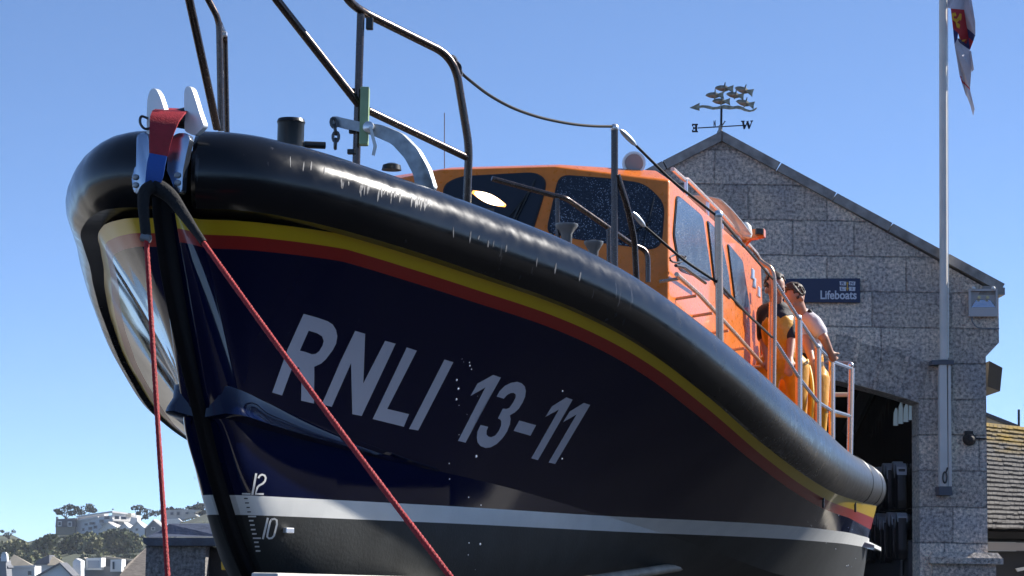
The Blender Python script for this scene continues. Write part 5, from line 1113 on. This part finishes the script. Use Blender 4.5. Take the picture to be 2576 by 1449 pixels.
h = thing('apartment_block', aty(250, 1352, DH), 'large white stepped block of flats with balconies on the hilltop', 'apartments')
bm = bmesh.new(); A_ = aty(282, 1350, DH-8)
def wing(u0, u1, d0, d1, vt0, vt1, vb, m, name):
    p = [aty(u0, vb, d0), aty(u1, vb, d1), aty(u1, vt1, d1), aty(u0, vt0, d0)]; b = bmesh.new(); prism(b, p, Vector((0, 12, 0))); return obj(name, b, m, h)
wing(188, 282, DH+4, DH-8, 1310, 1296, 1352, mat('painted_render', (.74, .74, .73), .85), 'wall'); wing(282, 344, DH-8, DH+2, 1290, 1296, 1352, wr, 'wall')
wing(196, 262, DH+9, DH+3, 1301, 1288, 1316, mat('set_back', (.45, .45, .46), .85), 'penthouse_wall'); wing(284, 330, DH-6, DH-1, 1288, 1291, 1300, cr_, 'penthouse_wall')
for u0, u1, d0, d1, v0, v1, t in ((192, 283, DH+3, DH-10, 1298, 1285, 4), (281, 336, DH-10, DH+1, 1285, 1292, 4), (281, 332, DH-10, DH-1, 1306, 1310, 4), (193, 245, DH+2, DH-4, 1308, 1299, 4), (250, 262, DH-6, DH-7, 1316, 1314, 3)):
    p = [aty(u0, v0+t, d0), aty(u1, v1+t, d1), aty(u1, v1, d1), aty(u0, v0, d0)]; b = bmesh.new(); prism(b, p, Vector((0, 4, 0))); obj('balcony' if v0 > 1299 else 'roof_slab', b, wr, h)
P3([(281, 1283), (284, 1278), (286, 1283)], DH, 1, rg, 'flue', h)
wins(h, [(212, 1316, 221, 1322), (224, 1313, 240, 1320), (222, 1325, 232, 1334), (235, 1322, 245, 1330), (250, 1307, 262, 1315), (256, 1321, 264, 1330), (206, 1328, 213, 1336), (222, 1337, 232, 1345), (262, 1298, 276, 1306)], DH-9.5, gw)
wins(h, [(288, 1298, 300, 1306), (304, 1299, 318, 1307), (288, 1312, 298, 1318)], DH-9, gw)
P3([(330, 1300), (345, 1303), (345, 1322), (322, 1330)], DH-10, 8, wr, 'end_wall', h)
for lab, (u0, u1, vp_, vb, vr) in (('white gabled terrace house nearest the flats, its roof slope in sun', (248, 302, 1312, 1338, 1330)), ('second white gabled terrace house, partly behind the first gable', (296, 330, 1313, 1340, 1330)),
                                ('third white gabled terrace house with a dark window under its gable', (326, 368, 1310, 1352, 1330)), ('fourth white gabled terrace house, with a stone front, beside the red rope', (364, 412, 1306, 1352, 1328))):
    D = DH-30; um = u0+(u1-u0)*.46
    h = thing('terrace_house', aty((u0+u1)/2, vb, D), lab, 'house')
    P3([(u0+3, vb+4), (u1-4, vb+4), (u1-4, vr-1), (um, vp_+3), (u0+3, vr)], D, 10, gw if 'stone' in lab else mat('painted_render', (1, 1, 1)), 'wall', h)
    b = bmesh.new(); prism(b, [aty(u0, vr+1, D-1), aty(um, vp_, D-1), aty(um, vp_+3, D-1), aty(u0, vr+4, D-1)], Vector((0, 11, 0))); prism(b, [aty(um, vp_, D-1), aty(u1, vr-6, D+7), aty(u1, vr-2, D+7), aty(um, vp_+3, D-1)], Vector((0, 11, 0))); obj('roof', b, mat('pale_roof', (.55, .54, .52), .7), h)
    wins(h, [(um-6, vr-2, um+4, vr+6)] if 'third' in lab or 'stone' in lab else [(um-4, vr, um+2, vr+5)], D, wr)
h = thing('winged_roof_house', aty(450, 1320, DH), 'pale grey house with a jagged swept roof at the right of the hilltop', 'house')
P3([(402, 1316), (408, 1284), (462, 1281), (504, 1283), (487, 1291), (497, 1299), (468, 1305), (440, 1316)], DH, 9, mat('pale_cladding', (.42, .42, .40), .8, var=.15, vscale=.4), 'wall', h); P3([(420, 1306), (448, 1304), (458, 1312), (448, 1318), (420, 1318)], DH-6, 6, wr, 'porch', h)
wins(h, [(428, 1288, 437, 1296), (444, 1287, 453, 1297), (466, 1288, 473, 1294)], DH-.5, gw)
for k, (u, v) in enumerate(((170, 1350), (100, 1378))):
    pass
DB = 560
h = thing('hip_roof_house', aty(50, 1449, DB), 'pale house with a buff hipped roof at the bottom left corner', 'house')
P3([(13, 1427), (87, 1424), (87, 1475), (13, 1475)], DB, 8, mat('painted_render', (1, 1, 1)), 'wall', h)
b = bmesh.new(); ap = aty(35, 1394.5, DB+4); q_ = [aty(11, 1425, DB-.5), aty(82, 1423, DB-.5), aty(86, 1422, DB+9), aty(15, 1424, DB+9)]
vv = [b.verts.new(p) for p in q_]; va = b.verts.new(ap); b.faces.new(vv[::-1]); [b.faces.new((vv[i], vv[(i+1) % 4], va)) for i in range(4)]; obj('roof', b, rt, h); wins(h, [(68, 1434, 81, 1449)], DB)
P3([(11, 1424), (88, 1422), (88, 1427), (11, 1429)], DB-.7, .5, wr, 'eaves', h)
h = thing('chimney_house', aty(6, 1449, DB-10), 'white house end with a tall pale chimney at the left frame edge', 'house')
P3([(-40, 1412), (14, 1410), (19, 1475), (-40, 1475)], DB-10, 6, gw, 'wall', h); P3([(3, 1393), (16, 1393), (18, 1412), (2, 1412)], DB-11, 2, mat('painted_render', (1, 1, 1)), 'chimney', h); P3([(6, 1389), (14, 1389), (15, 1394), (5, 1394)], DB-11, 1.5, wr, 'chimney_pot', h)
P3([(-40, 1398), (2, 1403), (22, 1428), (-40, 1424)], DB-9, 6, rg, 'roof', h)
h = thing('pyramid_roof_house', aty(130, 1449, DB+20), 'house with a steep buff pyramid roof and a grey roof wing beside it', 'house')
P3([(86, 1420), (150, 1418), (150, 1475), (86, 1475)], DB+20, 8, mat('painted_render', (1, 1, 1)), 'wall', h); P3([(84, 1421), (96, 1408), (124, 1396), (124, 1420)], DB+19, 7, rg, 'wing_roof', h)
b = bmesh.new(); ap = aty(127, 1395, DB+24); q_ = [aty(119, 1422, DB+18), aty(166, 1421, DB+18), aty(168, 1418, DB+30), aty(122, 1418, DB+30)]
vv = [b.verts.new(p) for p in q_]; va = b.verts.new(ap); b.faces.new(vv[::-1]); [b.faces.new((vv[i], vv[(i+1) % 4], va)) for i in range(4)]; obj('roof', b, rt, h)
h = thing('white_gable_house', aty(135, 1449, DB-30), 'bright white gable with dark slate roof slopes in front of the pyramid roofed house', 'house')
P3([(96, 1475), (96, 1445), (150, 1418), (180, 1446), (180, 1475)], DB-30, 8, mat('painted_render', (1, 1, 1)), 'wall', h)
b = bmesh.new(); prism(b, [aty(86, 1450, DB-31), aty(150, 1415, DB-31), aty(150, 1419, DB-31), aty(92, 1452, DB-31)], Vector((0, 9, 0))); prism(b, [aty(150, 1415, DB-31), aty(184, 1449, DB-31), aty(181, 1452, DB-31), aty(150, 1419, DB-31)], Vector((0, 9, 0))); obj('roof', b, rg, h)
h = thing('narrow_white_house', aty(194, 1449, DB-20), 'narrow white gable end next to the row of dormers', 'house')
P3([(184, 1475), (183, 1413), (191, 1405), (203, 1411), (204, 1475)], DB-20, 5, mat('painted_render', (1, 1, 1)), 'wall', h); P3([(203, 1412), (211, 1402), (217, 1408), (217, 1424), (203, 1424)], DB-12, 5, rt, 'roof', h)
h = thing('dormer_house', aty(245, 1449, DB-10), 'long grey house with two boxy white dormers in its roof', 'house')
P3([(205, 1449), (216, 1425), (330, 1425), (330, 1475), (205, 1475)], DB-10, 6, gw, 'wall', h); P3([(216, 1404), (256, 1402), (344, 1410), (344, 1418), (330, 1430), (216, 1430)], DB-4, 6, rg, 'roof', h); P3([(256, 1399), (344, 1409), (344, 1414), (256, 1405)], DB-5, 5, rt, 'ridge_parapet', h)
for u0, u1, v0, v1 in ((216, 255, 1404, 1434), (278, 306, 1408, 1438)):
    d = P3([(u0, v0), (u1, v0-1), (u1-1, v1), (u0-1, v1)], DB-14, 6, wr, 'dormer', h); b = bmesh.new(); P3([(u0+5, v0+6), (u1-5, v0+6), (u1-6, v1-5), (u0+5, v1-5)] if u0 < 250 else [(u0+5, v0+5), (u0+10, v0+5), (u0+10, v1-6), (u0+5, v1-6)], DB-14.2, .2, mat('blind_glass', (.30, .34, .40), .3) if u0 < 250 else gl, 'pane', d); b.free()
h = thing('tiled_lean_to', aty(340, 1449, 60), 'brown tiled lean-to roof sloping up to the gate pier', 'roof')
b = bmesh.new(); prism(b, [aty(300, 1449, 60), aty(322, 1418, 61), aty(372, 1374, 63), aty(378, 1449, 60)], Vector((0, .4, -.1))); obj('tiled_slope', b, mat('brown_tile', (.16, .14, .12), .85, var=.3, vscale=7, bump=.8, bscale=9, stretch=(1, 1, 3)), h)
for u in (310, 330, 350): 
    b = bmesh.new(); prism(b, [aty(u, 1449, 60.2), aty(u+12, 1449, 60.2), aty(u+12, 1520, 60.2), aty(u, 1520, 60.2)], Vector((0, .3, 0))); obj('post', b, darkm, h)

# ------------------------------------------------------------------ drops of water falling from the hull
bm = bmesh.new(); rnd = random.Random(4)
drops = [(1181, 912, 3), (1182, 920, 4), (1186, 929, 3), (1149, 956, 5), (1153, 978, 5), (1148, 1005, 5), (1415, 984, 4), (1198, 1148, 6), (1414, 1154, 4), (1208, 1369, 5), (1180, 1366, 3), (1130, 1166, 3), (1131, 1205, 3), (1210, 1271, 3), (1178, 1396, 3), (1179, 1251, 3), (490, 1792/1.49, 3)]
for k in range(30):
    drops.append((rnd.gauss(2090, 40), rnd.uniform(1290, 1440), rnd.uniform(1.5, 3.2)))
for k in range(10):
    drops.append((rnd.gauss(1170, 30), rnd.uniform(880, 1440), rnd.uniform(1, 1.8)))
for u, v, r in drops:
    D = rnd.uniform(10.2, 10.9) if u < 1600 else rnd.uniform(17, 19.0)
    p = aty(u, v, D); bmesh.ops.create_icosphere(bm, subdivisions=1, radius=r*.5*D/F_PX, matrix=Matrix.Translation(p) @ Matrix.Diagonal((1, 1, 1.3, 1)))
wd = bpy.data.materials.new('water_drop'); wd.use_nodes = True; q = wd.node_tree.nodes['Principled BSDF']; q.inputs['Base Color'].default_value = (.85, .87, .9, 1); q.inputs['Roughness'].default_value = .1
tag(obj('water_drops', bm, wd, None, True, loc=B0), 'scattered drops of water falling from the wet hull', 'water', kind='stuff')

# ------------------------------------------------------------------ sea air between the camera and the far hill
bm = bmesh.new(); box(bm, (0, 780, 60), 1500, 1000, 69.5)
hz = obj('haze', bm, None, None); hm = bpy.data.materials.new('sea_haze'); hm.use_nodes = True; nt = hm.node_tree; nt.nodes.remove(nt.nodes['Principled BSDF'])
pv_ = nt.nodes.new('ShaderNodeVolumePrincipled'); pv_.inputs['Color'].default_value = (.86, .92, 1, 1); pv_.inputs['Density'].default_value = .0001; pv_.inputs['Anisotropy'].default_value = .3
nt.links.new(pv_.outputs[0], nt.nodes['Material Output'].inputs['Volume']); hz.data.materials.clear(); hz.data.materials.append(hm); tag(hz, 'thin pale sea haze over the harbour and the far hillside', 'haze', kind='stuff')
